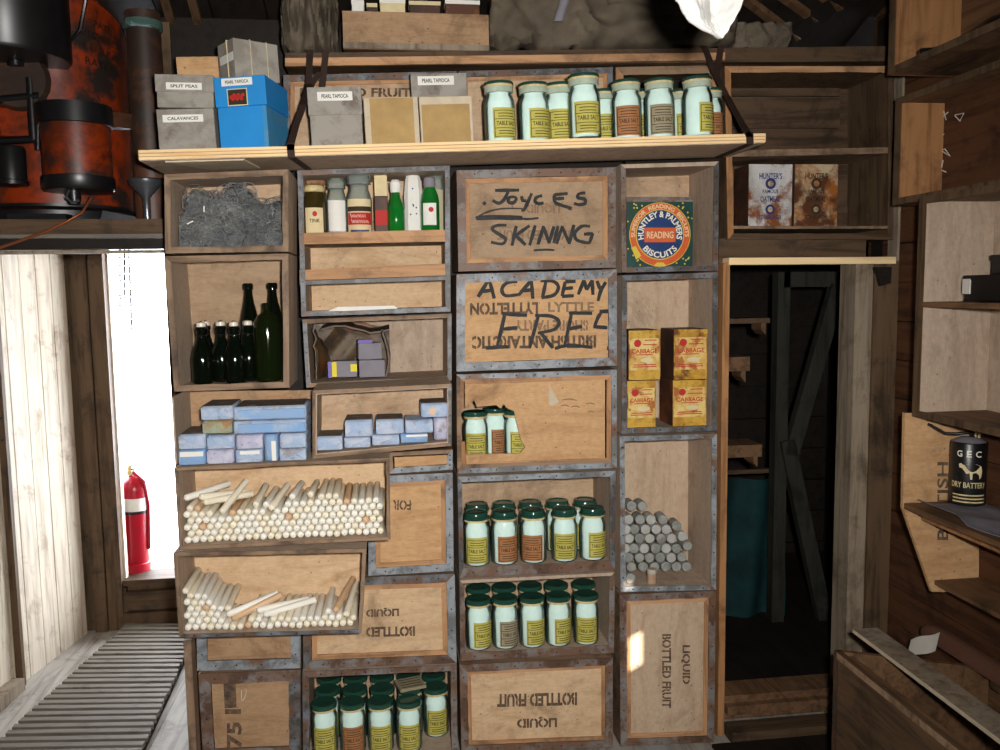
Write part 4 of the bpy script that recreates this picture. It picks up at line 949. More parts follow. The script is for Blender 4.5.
t, f = grocery('fruit_jar', 'clear jar with large red and white lettered label on the grocery ledge', 'jar', 359.5, 0.055, [(0.042, 0), (0.0475, 0.005), (0.0475, 0.118), (0.043, 0.135), (0.036, 0.150), (0.036, 0.165)], 'clear', 174,
     lab=[(0.0482, -62, 62, 0.012, 0.120, 'cream', 'label'), (0.0488, -60, 60, 0.045, 0.080, 'redprint', 'label_field'), (0.0488, -62, 62, 0.084, 0.098, 'print', 'label_band'), (0.0488, -45, 45, 0.018, 0.03, 'navy', 'label_base'), (0.0458, -179, 179, 0.008, 0.118, 'cream', 'contents')],
     lid=([(0.036, 0.163), (0.045, 0.165), (0.046, 0.186), (0.040, 0.196), (0, 0.196)], 'clear'))
q = MB()                                                    # two lines of flowing white script, too worn to read
for z, a, b, n in ((0.070, -0.8, 0.5, 26), (0.054, -0.7, 0.75, 30)):
    pts = []
    for i in range(n*2+1):
        s = a+(b-a)*i/(n*2)+0.03*math.sin(i*1.3); pts.append((0.0494*math.sin(s), -0.0494*math.cos(s), (z+0.0042*math.sin(i*0.95)+(0.004 if i < 5 else 0))*f))
    q.tube(pts, 0.0008, 4)
q.build('lettering', 'biswhite', t)
x = P(381, 210, Y0+0.07).x
t, hx, hy, h = box_thing('packet_tin', 'dark red-fronted tin with cream packet top between jar and green bottle', 'tin', P(374.5, 210, Y0+0.08).x, P(388, 210, Y0+0.08).x, Y0+0.08, Y0+0.15, ledge_z(x), P(381, 196, Y0+0.08).z, 'rusttin')
MB().box(-hx*0.9, hx*0.9, -hy-0.001, -hy, h*0.35, h*0.68).build('label', 'redprint', t)
MB().box(-hx*0.95, hx*0.95, -hy*0.9, hy*0.9, h, h+0.085).build('packet_top', 'cream', t, bevel=0.003)
gb = [(0.026, 0), (0.030, 0.005), (0.030, 0.115), (0.026, 0.135), (0.017, 0.155), (0.015, 0.17), (0.015, 0.195)]
grocery('green_bottle', 'plain bright green bottle with papered neck on the grocery ledge', 'bottle', 396, 0.055, gb, 'green', 180, lid=([(0.0165, 0.175), (0.019, 0.18), (0.020, 0.212), (0.012, 0.222), (0, 0.222)], 'paper'))
def wrapw(u, v):
    a = u*2*PI; r = 0.034+0.004*noise.noise(Vector((math.cos(a)*2, math.sin(a)*2, v*4)))
    return (r*math.cos(a), r*math.sin(a), v*0.2)
x = P(414, 210, Y0+0.06).x; t = thing('wrapped_bottle', 'bottle wrapped in crumpled white paper between the two green bottles', 'bottle', (x, Y0+0.11, ledge_z(x))); t['_at'] = (0, 0, 0)
H = P(412.5, 174, Y0+0.06).z-ledge_z(x)
MB().lathe([(0.030, 0), (0.033, 0.01), (0.0345, 0.06), (0.031, 0.11), (0.034, 0.15), (0.027, H-0.012), (0.022, H)], 20, rib=0.03).build('paper_wrap', 'paper', t, smooth=25)
q = MB()
for i in range(6): q.lathe([(0.003, 0), (0.002, 0.001)], 8, (R.uniform(-0.015, 0.02), -0.0355, R.uniform(0.03, H-0.04)), axis='y')
q.build('ink_spot', 'navy', t)
t, f = grocery('green_bottle', 'bright green bottle with a white label and foil neck on the grocery ledge', 'bottle', 430, 0.055, [(0.029, 0), (0.033, 0.005), (0.033, 0.110), (0.029, 0.13), (0.020, 0.148), (0.017, 0.155)], 'green', 177,
     lab=[(0.0338, -45, 38, 0.040, 0.104, 'paper', 'label')], lid=([(0.018, 0.150), (0.021, 0.155), (0.020, 0.178), (0.013, 0.182), (0, 0.182)], 'greypack'))
MB().lathe([(0.009, 0), (0.006, 0.001)], 12, (0.003, -0.0358, 0.085*f), axis='y').build('label_crest', 'redprint', t)
grocery('clear_jar', 'clear glass jar tucked behind the labelled green bottle', 'jar', 436, 0.15, [(0.035, 0), (0.038, 0.006), (0.038, 0.15), (0.03, 0.17), (0.03, 0.19)], 'clear', 176, lab=[(0.0362, -179, 179, 0.008, 0.148, 'cream', 'contents')])
# slip of white paper under the tall case's base
a, b = P(328, 307, Y0+0.02), P(398, 311, Y0+0.02)
tag(MB().prism([P(328, 311, Y0-0.0095), P(344, 311, Y0-0.0095), P(398, 308.5, Y0-0.0095), P(394, 305.5, Y0-0.0095), P(338, 307, Y0-0.0095)], (0, 0.0035, 0)).build('paper_slip', 'paper'), 'narrow white paper slip on the base of the tall grocery case', 'paper')

# ================================================================ WIRE TANGLE (first case)
x0, x1, z0, z1 = box_px(176, 284, 188, 246, YA+0.07)
x1 = min(x1, CASES['a1']['qi'][1].x-0.006, CASES['a1']['qi'][2].x-0.006)
x0 = max(x0, CASES['a1']['qi'][3].x+0.006, CASES['a1']['qi'][0].x+0.006)
t = thing('wire_tangle', 'matted grey tangle of wire and felt filling the top doorway case', 'wire', ((x0+x1)/2, YA+0.1, floor_at('a1', (x0+x1)/2)))
hgt = lambda u: (0.80+0.20*math.sin(u*PI*0.9+0.2) - 0.22*max(0, u-0.45) + 0.10*math.sin(u*14))*(1 if u > 0.12 else 0.62+3.2*u)
def lump(u, v):
    zf = floor_at('a1', x0+(x1-x0)*u)+0.002
    n = noise.noise(Vector((u*7, v*4, 3.1)))
    return (x0+(x1-x0)*u, YA+0.05+0.035*(v-0.5)**2+0.018*n+0.05*v, zf+(z1-zf)*v*hgt(u))
MB().sheet(lump, 34, 18, (0, 0.06, 0)).build('felt_lump', 'wirelump', t, smooth=70)
mb = MB()
for i in range(230):
    u, v = R.random(), R.random()**0.8; c = Vector(lump(u, v)) + Vector((0, -0.006, 0)); r = R.uniform(0.008, 0.03); a = R.uniform(0, 6.3); pts = []
    for k in range(14):
        a += R.uniform(0.3, 0.65); q = c+Vector((math.cos(a)*r*1.2, R.uniform(-0.006, 0.008), math.sin(a)*r)); c += Vector((R.uniform(-0.005, 0.005), 0, R.uniform(-0.003, 0.003)))
        q.x = min(max(q.x, x0+0.001), x1-0.001); q.z = max(q.z, floor_at('a1', q.x)+0.002); q.z = min(q.z, P(225, 181, YA+0.05).z); pts.append(q)
    mb.tube(pts, R.uniform(0.0008, 0.0016), 4)
mb.build('wire_strands', 'wire', t, smooth=80)
mb = MB()
for i in range(9):
    u = 0.5+i*0.055; c = Vector(lump(u, 0.94)); pts = [c+Vector((math.cos(k*0.7)*0.011, -0.004, math.sin(k*0.7)*0.008)) for k in range(10)]
    mb.tube(pts, 0.0013, 5)
mb.build('loose_coil', 'black', t, smooth=80)
for (p, r, q_, s_) in ((204, 206, 204, 212), (187, 224, 193, 221)):
    MB().tube([P(p, r, YA+0.03), P(q_, s_, YA+0.03)], 0.0022, 6).build('bright_wire', 'paper', t)

# ================================================================ TORN BUNDLE (case b2)
x0, x1, z0, z1 = box_px(312, 390, 325, 380, Y0+0.05)
zf = max(floor_at('b2', x0), floor_at('b2', x1))+0.004
t = thing('oilcloth_bundle', 'torn brown oilcloth bundle spilling grey packets', 'bundle', ((x0+x1)/2, Y0+0.1, zf))
def back_(u, v): return (x0+(x1-x0)*u, Y0+0.20+0.012*noise.noise(Vector((u*5, v*5, 2))), zf+(z1-zf)*v*(1-0.06*math.sin(u*9)))
MB().sheet(back_, 16, 12, (0, 0.01, 0)).build('back_wrapping', 'oilcloth', t, smooth=60)
def side_(u, v): return (x0+0.012+0.05*u*math.sin(v*3+0.6)+0.012*noise.noise(Vector((u*6, v*7, 5))), Y0+0.02+0.17*u, zf+(z1-zf)*v*(0.97-0.1*u))
MB().sheet(side_, 10, 14, (0.004, 0, 0)).build('side_flap', 'oilcloth', t, smooth=60)
def top_(u, v): return (x0+0.03+(x1-x0-0.03)*u, Y0+0.06+0.14*v, zf+(z1-zf)*(0.90+0.07*math.sin(u*6)+0.05*v)+0.006*noise.noise(Vector((u*9, v*3, 1))))
MB().sheet(top_, 14, 5, (0, 0, 0.006)).build('top_flap', 'oilcloth', t, smooth=60)
def right_(u, v): return (x1-0.020+0.012*math.sin(v*4)+0.004*u, Y0+0.06+0.13*u, zf+(z1-zf)*v*0.9)
MB().sheet(right_, 6, 10, (0.006, 0, 0)).build('side_flap', 'oilcloth', t, smooth=60)
def fold_(u, v):
    p = P(345-30*u+22*v, 370-18*u-27*v, Y0+0.145+0.03*u); return (p.x, p.y+0.01*math.sin(u*8), p.z)
MB().sheet(fold_, 6, 8, (0, 0.004, 0)).build('inner_fold', 'oilcloth', t, smooth=60)
def packet(name, lab, p0, p1, r0, r1, y, mat, depth=0.06, rot=0):
    a0, a1, b0, b1 = box_px(p0, p1, r0, r1, y)
    return box_thing(name, lab, 'packet', a0, a1, y, y+depth, b0, b1, mat, 'grey packets in the torn bundle', rot)
zq = 377.5
o, hx, hy, h = packet('paper_packet', 'grey packet with yellow corner labels in the torn bundle', 332, 357, 361, zq, Y0+0.05, 'greypack')
MB().box(-hx-0.0005, -hx+0.016, -hy-0.0012, -hy, 0.003, h*0.95).build('yellow_label', 'yellow', o); MB().box(hx-0.022, hx, -hy-0.0012, -hy, h*0.35, h*0.8).build('yellow_label', 'yellow', o)
MB().box(-hx-0.014, -hx-0.001, -hy, hy*0.4, 0.0, h*0.98).build('purple_edge', 'purple', o)
packet('paper_packet', 'plain pale grey packet at the front of the torn bundle', 359, 385, 360, zq, Y0+0.05, 'greypack')
o, hx, hy, h = packet('paper_packet', 'grey packet with a purple top, lying on the pale grey packet', 357, 381, 343, 359.8, Y0+0.055, 'greypack', 0.06, 0.15)
MB().box(-hx, hx*0.2, -hy, hy*0.2, h, h+0.012).build('purple_top', 'purple', o)
# ================================================================ BLUE PAPER PACKETS
def pack(p0, p1, r0, r1, y, depth, mat, label, group, band=None, folds=True, stripe=False, zfix=None, dust=False):
    x0, x1, z0, z1 = box_px(p0, p1, r0, r1, y)
    x0 += 0.001; x1 -= 0.001; z1 -= 0.0006; z0 += 0.0006
    if zfix: z0 = max(zfix(x0), zfix(x1))+0.0015
    t = thing('paper_packet', label, 'packet', ((x0+x1)/2, y, z0), group); t['_at'] = (0, 0, 0)
    hx, h = (x1-x0)/2, z1-z0; nx, nz = 6, 4; sd = R.uniform(0, 50)
    def face(u, v):
        x, z = -hx+2*hx*u, h*v; e = min(u, 1-u, 0.25)*4*min(v, 1-v, 0.3)/0.3
        return (x, -0.010*e+0.005*noise.noise(Vector((u*3+sd, v*3, 0)))*e, z)
    mb = MB().sheet(face, nx, nz, (0, depth, 0)); mb.build('wrapper', mat, t, smooth=50, bevel=0.008)
    if folds and not stripe:
        q = MB(); s = R.choice((-1, 1)); k = R.uniform(0.15, 0.5)
        q.prism([(-hx*0.96, -0.0085, h*0.06), (s*hx*k, -0.0125, h*0.55), (hx*0.96, -0.0085, h*0.06)], (0, 0.003, 0))
        q.prism([(s*hx*0.97, -0.0080, h*0.08), (s*hx*0.97, -0.0080, h*0.92), (s*hx*0.30, -0.0120, h*0.6)], (0, 0.003, 0))
        q.build('fold_flap', mat, t)
    if stripe:
        MB().box(-hx*0.86, hx*0.97, -0.0125, -0.006, h*0.12, h*0.80).build('blue_band', 'bluedeep', t, bevel=0.001)
    if band:
        a0, a1, b0, b1 = band
        MB().prism([(-hx+2*hx*a0, -0.0135, h*b0), (-hx+2*hx*a1, -0.0135, h*b0), (-hx+2*hx*a1, -0.0135, h*b1), (-hx+2*hx*a0, -0.0135, h*b1)], (0, 0.0015, 0)).build('paper_band', 'paper', t)
    if dust:
        MB().box(-hx*0.93, hx*0.93, 0.004, depth-0.006, h-0.0003, h+0.0008).build('dusty_top', 'dust', t)
    return t
def A3(u0, u1, v0, v1): return 160+u0*0.3, 160+u1*0.3, 380+v0*0.3, 380+v1*0.3
G3 = 'blue packets in the case under the dark bottles'; yk = Y1+0.018; dk = 0.17
def a4_top(x): p, q = CASES['a4']['q'][:2]; return p.z+(q.z-p.z)*(x-p.x)/(q.x-p.x)
for a, m, l, kw in (((62, 153, 232, 279), 'bluedeep', 'bottom blue packet with white band, at the doorway end', dict(band=(0.08, 0.95, 0.6, 0.92))),
    ((156, 247, 231, 279), 'bluepaper2', 'lilac packet, second along the bottom row under the dark bottles', {}),
    ((250, 343, 231, 279), 'bluepaper', 'bottom packet with pale band, beside the upright blue packet', dict(band=(0.2, 0.92, 0.68, 0.95))),
    ((346, 394, 181, 280), 'bluedeep', 'blue packet standing upright on end with a white strip', dict(band=(0.58, 0.90, 0.05, 0.78), folds=False)),
    ((397, 489, 228, 279), 'bluepaper', 'bottom packet at the end next to the second packet case', {}),
    ((62, 153, 180, 231), 'bluepaper', 'pale stained packet, upper of two at the doorway end', dict(dust=True)),
    ((157, 249, 184, 230), 'bluepaper', 'pale blue packet on the lilac packet', {}),
    ((252, 344, 182, 230), 'bluepaper2', 'greyish packet on the pale-banded bottom packet', {}),
    ((397, 489, 178, 227), 'bluepaper', 'folded packet on the end packet, beside the upright one', {}),
    ((141, 241, 134, 179), 'stainpaper', 'greenish brown stained packet in the third layer', {}),
    ((136, 244, 86, 134), 'bluepaper', 'top short packet with dark upper face', dict(dust=True)),
    ((243, 489, 134, 178), 'bluepaper', 'long packet with blue band, lower of two', dict(stripe=True)),
    ((243, 489, 86, 133), 'bluepaper', 'long packet with blue band, topmost of two', dict(stripe=True, dust=True))):
    pack(*A3(*a), yk, dk, m, l, G3, zfix=a4_top if a[3] > 278 else None, **kw)
G4 = 'blue packets in the case with the sloping floor'
for a, m, l, kw in (((512, 610, 187, 241), 'bluepaper', 'single low packet at the end next to the larger blue pile', dict(dust=True)),
    ((613, 703, 191, 240), 'bluepaper', 'bottom packet under the brown-topped blue packet', {}),
    ((706, 799, 182, 232), 'bluepaper', 'bottom packet under the pale creased packet', {}),
    ((801, 894, 178, 228), 'bluedeep', 'bottom packet with white band under a blue one', dict(band=(0.2, 0.98, 0.72, 0.94))),
    ((912, 962, 126, 210), 'bluepaper2', 'lilac packet on end against the case side', dict(folds=False)),
    ((615, 710, 132, 190), 'bluepaper', 'upper packet with brownish top, first of the upper row', dict(dust=True)),
    ((718, 814, 130, 181), 'bluepaper', 'pale creased packet in the upper row', dict(dust=True)),
    ((816, 911, 132, 177), 'bluepaper', 'blue packet leaning against the lilac upright one', {}),
    ((868, 962, 76, 125), 'bluepaper', 'topmost packet with an amber stain by the case side', dict(dust=True))):
    o = pack(*A3(*a), YB3+0.022, 0.13, m, l, G4, zfix=(lambda x: floor_at('b3', x)) if a[3] >= 210 else None, **kw)
MB().lathe([(0.012, 0), (0.006, 0.001)], 14, (-0.008, -0.0125, 0.022), axis='y').build('amber_stain', 'wax_o', o)

# ================================================================ CANDLES
CR = 0.0110
def candle_proto(name, mat, L, label, group):
    t = thing(name, label, 'candle', (0, 0, 0), group); t['_at'] = (0, 0, 0)
    MB().lathe([(CR*0.45, 0), (CR*0.9, 0.003), (CR, 0.008), (CR, L-0.001), (CR*0.95, L)], 12, axis='y').build('wax_body', mat, t, smooth=50)
    MB().tube([(0, 0.001, 0), (0.001, -0.004, 0.001), (0.003, -0.008, 0.0)], 0.0011, 5).build('wick', 'wick', t)
    return t
PC = {}
def candle(mat, L, loc, rot, label, group):
    k = (mat, L)
    if k not in PC:
        PC[k] = candle_proto('candle', mat, L, label, group); o = PC[k]; o.location = loc; o.rotation_euler = rot; return o
    return dup(PC[k], loc, rot, label, group)
n_ind = 0
def candle_mat(): return R.choices(('wax_p', 'wax', 'wax_o'), (0.58, 0.36, 0.06))[0]
def pile(key, heights, p0, p1, y, L, group, label, limit):
    """End-on candles stacked in hexagonal rows up to the outline HEIGHTS(u); returns the rest as plain cylinders."""
    global n_ind
    xa, xb = CASES[key]['qi'][3].x+CR+0.001, CASES[key]['qi'][2].x-CR-0.001
    spots = []
    d = 2*CR+0.0012; row = 0
    while row < 24:
        zoff = CR+0.0015+row*(CR*1.74+0.0012); x = xa+(CR if row % 2 else 0); any_ = False
        while x <= xb:
            u = (x-xa)/(xb-xa); h = heights(u)
            if zoff+CR <= h:
                spots.append((x, floor_at(key, x)+zoff+0.0005, row, zoff+CR*3.2 > h)); any_ = True
            x += d
        if not any_: break
        row += 1
    return spots
def hA(u):      # heap in the upper candle case: rises from both ends
    pts = [(0, 0.150), (0.06, 0.155), (0.2, 0.145), (0.35, 0.142), (0.5, 0.150), (0.62, 0.158), (0.75, 0.155), (0.82, 0.132), (0.92, 0.125), (1, 0.128)]
    for (a, b), (c, d) in zip(pts, pts[1:]):
        if a <= u <= c: return b+(d-b)*(u-a)/(c-a)
    return 0.13
def hB(u):
    pts = [(0, 0.150), (0.08, 0.140), (0.15, 0.105), (0.3, 0.08), (0.45, 0.054), (0.7, 0.05), (0.78, 0.058), (0.86, 0.080), (0.93, 0.075), (1, 0.060)]
    for (a, b), (c, d) in zip(pts, pts[1:]):
        if a <= u <= c: return b+(d-b)*(u-a)/(c-a)
    return 0.06
LA, LB = 0.188, 0.188
sB = pile('a5', hB, 0, 0, Y1, LB, '', '', 0); sA = pile('a4', hA, 0, 0, Y1, LA, '', '', 0)
GA, GB = 'candles heaped in the upper candle case', 'candles in the lower candle case'
NB = len(sB)
sA.sort(key=lambda s: (not s[3], s[2]))          # those on the surface of the heap show largest
NA_ind = len(sA)
def slot_rot(top, x): return (R.uniform(-0.003, 0.003), 0, R.uniform(-0.004, 0.004)) if not top else (0.055+0.03*noise.noise(Vector((x*5, 1, 2))), 0, -0.03+0.10*noise.noise(Vector((x*4.0, 7, 2))))
LOOSE = []
def free(x, z, y=Y1+0.02, L=0.188):
    for p, q in LOOSE:
        for k in range(25):
            s = p.lerp(q, k/24)
            if y-0.02 < s.y < y+L+0.02 and math.hypot(s.x-x, s.z-z) < 1.5*CR: return False
    return True
# loose candles thrown across the top of each heap
def loose(key, hfun, p, r, q_, s_, y, mat, label, yb=None, L=None):
    L = L or 0.20
    a = P(p, r, y); b = P(q_, s_, yb if yb else y+0.06); dv = (b-a).normalized()
    LOOSE.append((a, a+dv*L))
    rz = math.atan2(-dv.x, dv.y); rx = math.asin(max(-1, min(1, dv.z)))
    candle(mat, L, tuple(a), (rx, 0, rz), label, GA if key == 'a4' else GB)
ca = lambda u, v: (165+u*0.235, 450+v*0.235)
for i, (u, v, u2, v2, m, l, yb) in enumerate(((85, 205, 190, 170, 'wax_p', 'candle thrown crosswise at the doorway end of the upper heap', Y1+0.10), (148, 200, 250, 188, 'wax', 'yellowish candle lying almost level across the upper heap', Y1+0.09), (165, 222, 262, 205, 'wax', 'second yellowish level candle, just in front on the upper heap', Y1+0.08),
     (240, 265, 340, 140, 'wax', 'candle leaning steeply up out of the upper heap near the doorway end', Y1+0.14), (385, 235, 425, 160, 'wax', 'candle leaning back near the middle of the upper heap', Y1+0.16), (450, 250, 515, 160, 'wax', 'long candle leaning back at the middle of the upper heap', Y1+0.15), (540, 200, 572, 155, 'wax_p', 'pale broken candle on the crest of the upper heap', Y1+0.14),
     (618, 190, 640, 150, 'wax', 'candle standing back on the crest of the upper heap', Y1+0.14))):
    loose('a4', hA, *ca(u, v), *ca(u2, v2), Y1+0.03, m, l, yb, 0.17 if yb < Y1+0.12 else 0.15)
cb = lambda u, v: (165+u*0.235, 540+v*0.235)
for u, v, u2, v2, m, l, yb in ((262, 318, 450, 240, 'wax_p', 'white candle lying slantwise across the lower pile', Y1+0.07), (285, 336, 480, 240, 'wax_o', 'amber candle lying slantwise across the lower pile', Y1+0.06), (390, 300, 560, 262, 'wax_p', 'white candle lying nearly level on the lower pile', Y1+0.08), (420, 318, 630, 256, 'wax_p', 'second white candle lying nearly level, foremost on the lower pile', Y1+0.07),
     (725, 300, 778, 205, 'wax_o', 'brownish candle leaning back near the end of the lower pile', Y1+0.16), (770, 320, 800, 225, 'wax', 'candle leaning back beside the brownish one in the lower pile', Y1+0.16)):
    loose('a5', hB, *cb(u, v), *cb(u2, v2), Y1+0.03, m, l, yb, 0.2 if yb > Y1+0.1 else 0.17)

for x, z, row, top in sB:
    if not free(x, z): continue
    candle(candle_mat(), LB, (x, Y1+0.010+R.uniform(0, 0.016), z), slot_rot(top, x), 'candle lying end-on in the pile of the lower candle case', GB)
for x, z, row, top in sA[:NA_ind]:
    if not free(x, z): continue
    candle(candle_mat(), LA, (x, Y1+0.010+R.uniform(0, 0.016), z), slot_rot(top, x), 'candle lying end-on in the heap of the upper candle case', GA)

# ================================================================ GREY TUBES (case d3)
TR_ = 0.0186
def tube_proto(mat, label):
    t = thing('metal_tube', label, 'tube', (0, 0, 0)); t['_at'] = (0, 0, 0)
    MB().lathe([(TR_*0.90, 0.0015), (TR_, 0.003), (TR_, 0.060), (TR_*0.95, 0.062)], 22, axis='y').build('tube_body', mat, t, smooth=40)
    MB().lathe([(TR_*0.90, 0.0016), (TR_*0.86, 0.0), (TR_*0.80, 0.0), (TR_*0.78, 0.0014), (0, 0.0014)], 22, axis='y').build('end_cap', mat, t, smooth=30)
    return t
TP = {}
cd_ = lambda u, v: (605+u*0.24, 420+v*0.24)
rows = [(360, (112, 157)), (416, (100, 148, 193, 243)), (457, (88, 125, 170, 215, 257)), (443, (300,)), (495, (102, 146, 188, 235, 280)), (486, (324,)), (537, (85, 122, 165, 212, 257, 300)), (526, (345,)), (575, (100, 145, 187, 232, 278)), (572, (322,)), (613, (112, 160, 208, 255, 300, 342))]
Gt = 'grey tubes stacked in the tall case'
for v, us in rows:
    for i, u in enumerate(us):
        p, r = cd_(u, v); q = P(p, r, Y0+0.09); q.x = max(q.x, CASES['d3']['qi'][3].x+TR_+0.002)
        m = R.choices(('tube', 'tube_l'), (0.6, 0.4))[0]; l = 'dull grey metal tube lying end-on in the heap of the tall case'; g = Gt
        if v == 360: l = ('grey metal tube at the top of the heap against the case side', 'second grey metal tube at the top of the heap')[i]
        if v == 486: l = 'outermost grey metal tube partway down the slope of the heap'
        if v == 457 and u == 257: m, l = 'tube_l', 'brightest pale metal tube in the middle of the heap'
        if m not in TP: TP[m] = tube_proto(m, l); tag(TP[m], l, 'tube', g); TP[m].location = q; continue
        dup(TP[m], tuple(q), (R.uniform(-0.02, 0.02), R.uniform(0, 3), R.uniform(-0.04, 0.04)), l, g)
q = P(*cd_(108, 652), Y0+0.045); q.z = floor_at('d3', q.x)+TR_+0.001; dup(TP['tube'], tuple(q), (0, 0, 0.1), 'single metal tube lying loose in front of the heap', Gt).scale = (1, 0.6, 1)
for u, v0, l, m in ((195, 600, 'upright pale cork-coloured tube standing in front of the heap', 'cork'), ):
    yq = Y0+0.045 if u == 195 else Y0+0.068
    x = P(*cd_(u, 650), yq).x; z = floor_at('d3', x)+0.001; H = 0.055
    t = thing('cork_tube', l, 'tube', (x, yq, z)); t['_at'] = (0, 0, 0)
    MB().lathe([(0.0165, 0), (0.0175, 0.003), (0.0175, H-0.004), (0.016, H), (0, H)], 20).build('body', m, t, smooth=40)
    MB().lathe([(0.0178, H*0.7), (0.0182, H*0.72), (0.0182, H*0.95), (0.0178, H*0.97)], 20).build('rim_band', 'tube_l', t, smooth=40)

# ================================================================ TINS
def tin(p0, p1, r0, r1, y, depth, front, key=None, label='', cat='tin', name='tin', group=None, side='rusttin', z=None, yaw=0.0):
    x0, x1, z0, z1 = box_px(p0, p1, r0, r1, y)
    if z is not None: z0 = z
    t = thing(name, label, cat, ((x0+x1)/2, y, z0), group); t['_at'] = (0, 0, 0); hx, h = (x1-x0)/2, z1-z0
    MB().box(-hx, hx, 0.001, depth, 0, h).build('body', side, t, bevel=0.003)
    MB().box(-hx+0.0005, hx-0.0005, -0.0005, 0.0012, 0.001, h-0.001).build('front_panel', front, t)
    t.rotation_euler.z = yaw
    return t, hx, h
yg = Y0+0.03
G = 'gold cabbage tins'
def cabbage(p0, p1, r0, r1, l, z=None, tilt=0.0):
    t, hx, h = tin(p0, p1, r0, r1, yg, 0.15, 'goldtin', None, l, 'tin', 'cabbage_tin', G, z=z)
    lab = MB().box(-hx+0.004, hx-0.004, -0.0015, -0.0005, h*0.20, h*0.84).build('label', 'goldlab', t)
    MB().lathe([(h*0.075, -0.0022), (h*0.07, -0.003)], 20, (-hx*0.45, 0, h*0.74), axis='y').build('seal', 'redprint', lab)
    q = MB(); W = hx
    write(q, 'CABBAGE', (-W*0.8, -0.002, h*0.625), (W*0.8, -0.002, h*0.625), (W*0.8, -0.002, h*0.535), (-W*0.8, -0.002, h*0.535), off=(0, -0.0002, 0))
    for a, b, c in ((0.0, 0.75, 0.79), (-0.1, 0.75, 0.70), (-0.7, 0.7, 0.30), (-0.75, 0.75, 0.26), (-0.5, 0.5, 0.50)): q.box(W*a, W*b, -0.0023, -0.0017, h*c, h*(c+0.018))
    q.build('lettering', 'redprint', lab)
    q = MB(); q.lathe([(0.001, -0.0016), (0.024, -0.0019)], 16, (W*0.15, 0, h*0.40), axis='y')
    for v in q.v: v.z = h*0.40+(v.z-h*0.40)*0.38
    q.build('plate_mark', 'cream', lab)
    return t, h
cb_ = lambda u, v: (610+u*0.2133, 280+v*0.2133)
def cab(u0, u1, v0, v1, l, z=None): return cabbage(610+u0*0.2133, 610+u1*0.2133, 280+v0*0.2133, 280+v1*0.2133, l, z)
fz_ = lambda u: floor_at('d2', P(610+u*0.2133, 428, yg).x)+0.001
t, h = cab(80, 214, 471, 700, 'rust-blotched cabbage tin, lower, on the salt jar side', fz_(140)); top = t.location.z+h
cab(87, 236, 235, 469, 'gold cabbage tin with pink seal, upper, on the salt jar side', top+0.001)
t, h = cab(294, 452, 468, 700, 'cabbage tin with a torn patchy label, lower, on the dark doorway side', fz_(370)); top = t.location.z+h
cab(299, 456, 230, 467, 'brightest cabbage tin with red seal, upper, on the dark doorway side', top+0.001)
# biscuit tin with round emblem
yb = Y0+0.02
x0, x1, z0, z1 = box_px(626.5, 693, 198, 269, yb); x0 = max(x0, CASES['d1']['qi'][3].x+0.004, CASES['d1']['qi'][0].x+0.004)
zf = floor_at('d1', (x0+x1)/2)+0.003
t = thing('biscuit_tin', 'square biscuit tin with large round orange and blue emblem', 'tin', ((x0+x1)/2, yb, zf)); t['_at'] = (0, 0, 0)
hx, h = (x1-x0)/2, z1-zf; hh = h*0.945
MB().box(-hx, hx, 0.001, 0.19, 0, h).build('body', 'rust', t, bevel=0.003)
pan = MB().box(-hx+0.001, hx-0.001, -0.0006, 0.001, 0.002, hh).build('front_panel', 'bisgreen', t)
MB().box(-hx-0.001, hx+0.001, -0.002, 0.19, h-0.006, h+0.004).build('lid', 'rust', t)
cz = hh*0.50; Rr = min(hx*0.97, hh*0.488)
def disc(r0, r1, y): return MB().lathe([(r0, y), (r1, y), (r1, y-0.0006), (r0, y-0.0006)] if r0 > 0 else [(r1, y), (r1, y-0.0006), (0, y-0.0006)], 48, (0, 0, cz), axis='y', caps=r0 == 0)
disc(0, Rr, -0.0008).build('emblem_ring', 'bisor', pan, smooth=30); disc(0, Rr*0.775, -0.0016).build('emblem_disc', 'bisblue', pan, smooth=30)
disc(Rr*0.765, Rr*0.795, -0.0018).build('gold_rule', 'bisgold', pan, smooth=30); disc(Rr*0.985, Rr*1.005, -0.0012).build('gold_rule', 'bisgold', pan, smooth=30)
def ring_text(mb, body, r0, r1, a0, a1, y, under=False):
    """Letters round a circle; angles clockwise from the top. UNDER: feet outward along the bottom."""
    vs, fs, _ = text2d(body, 0.025); out = []
    for u, v in vs:
        a = a0+(a1-a0)*u; r = (r1-(r1-r0)*v) if under else (r0+(r1-r0)*v)
        out.append((r*math.sin(a), y, cz+r*math.cos(a)))
    return mb.add(out, fs)
q = MB(); ring_text(q, 'HUNTLEY & PALMERS', Rr*0.54, Rr*0.735, math.radians(-104), math.radians(104), -0.0028); ring_text(q, 'BISCUITS', Rr*0.54, Rr*0.735, math.radians(232), math.radians(128), -0.0028, True); q.build('lettering', 'biswhite', pan)
q = MB(); ring_text(q, 'SUPERIOR  READING  BISCUITS', Rr*0.82, Rr*0.95, math.radians(-95), math.radians(95), -0.0020); q.build('gold_lettering', 'cream', pan)
MB().box(-hx*0.47, hx*0.47, -0.0026, -0.0018, cz-hx*0.22, cz+hx*0.20).build('centre_plate', 'bisor', pan, bevel=0.001)
q = MB(); write(q, 'READING', (-hx*0.40, -0.0028, cz+hx*0.09), (hx*0.40, -0.0028, cz+hx*0.09), (hx*0.40, -0.0028, cz-hx*0.11), (-hx*0.40, -0.0028, cz-hx*0.11), off=(0, -0.0004, 0)); q.build('plate_lettering', 'cream', pan)
q = MB()
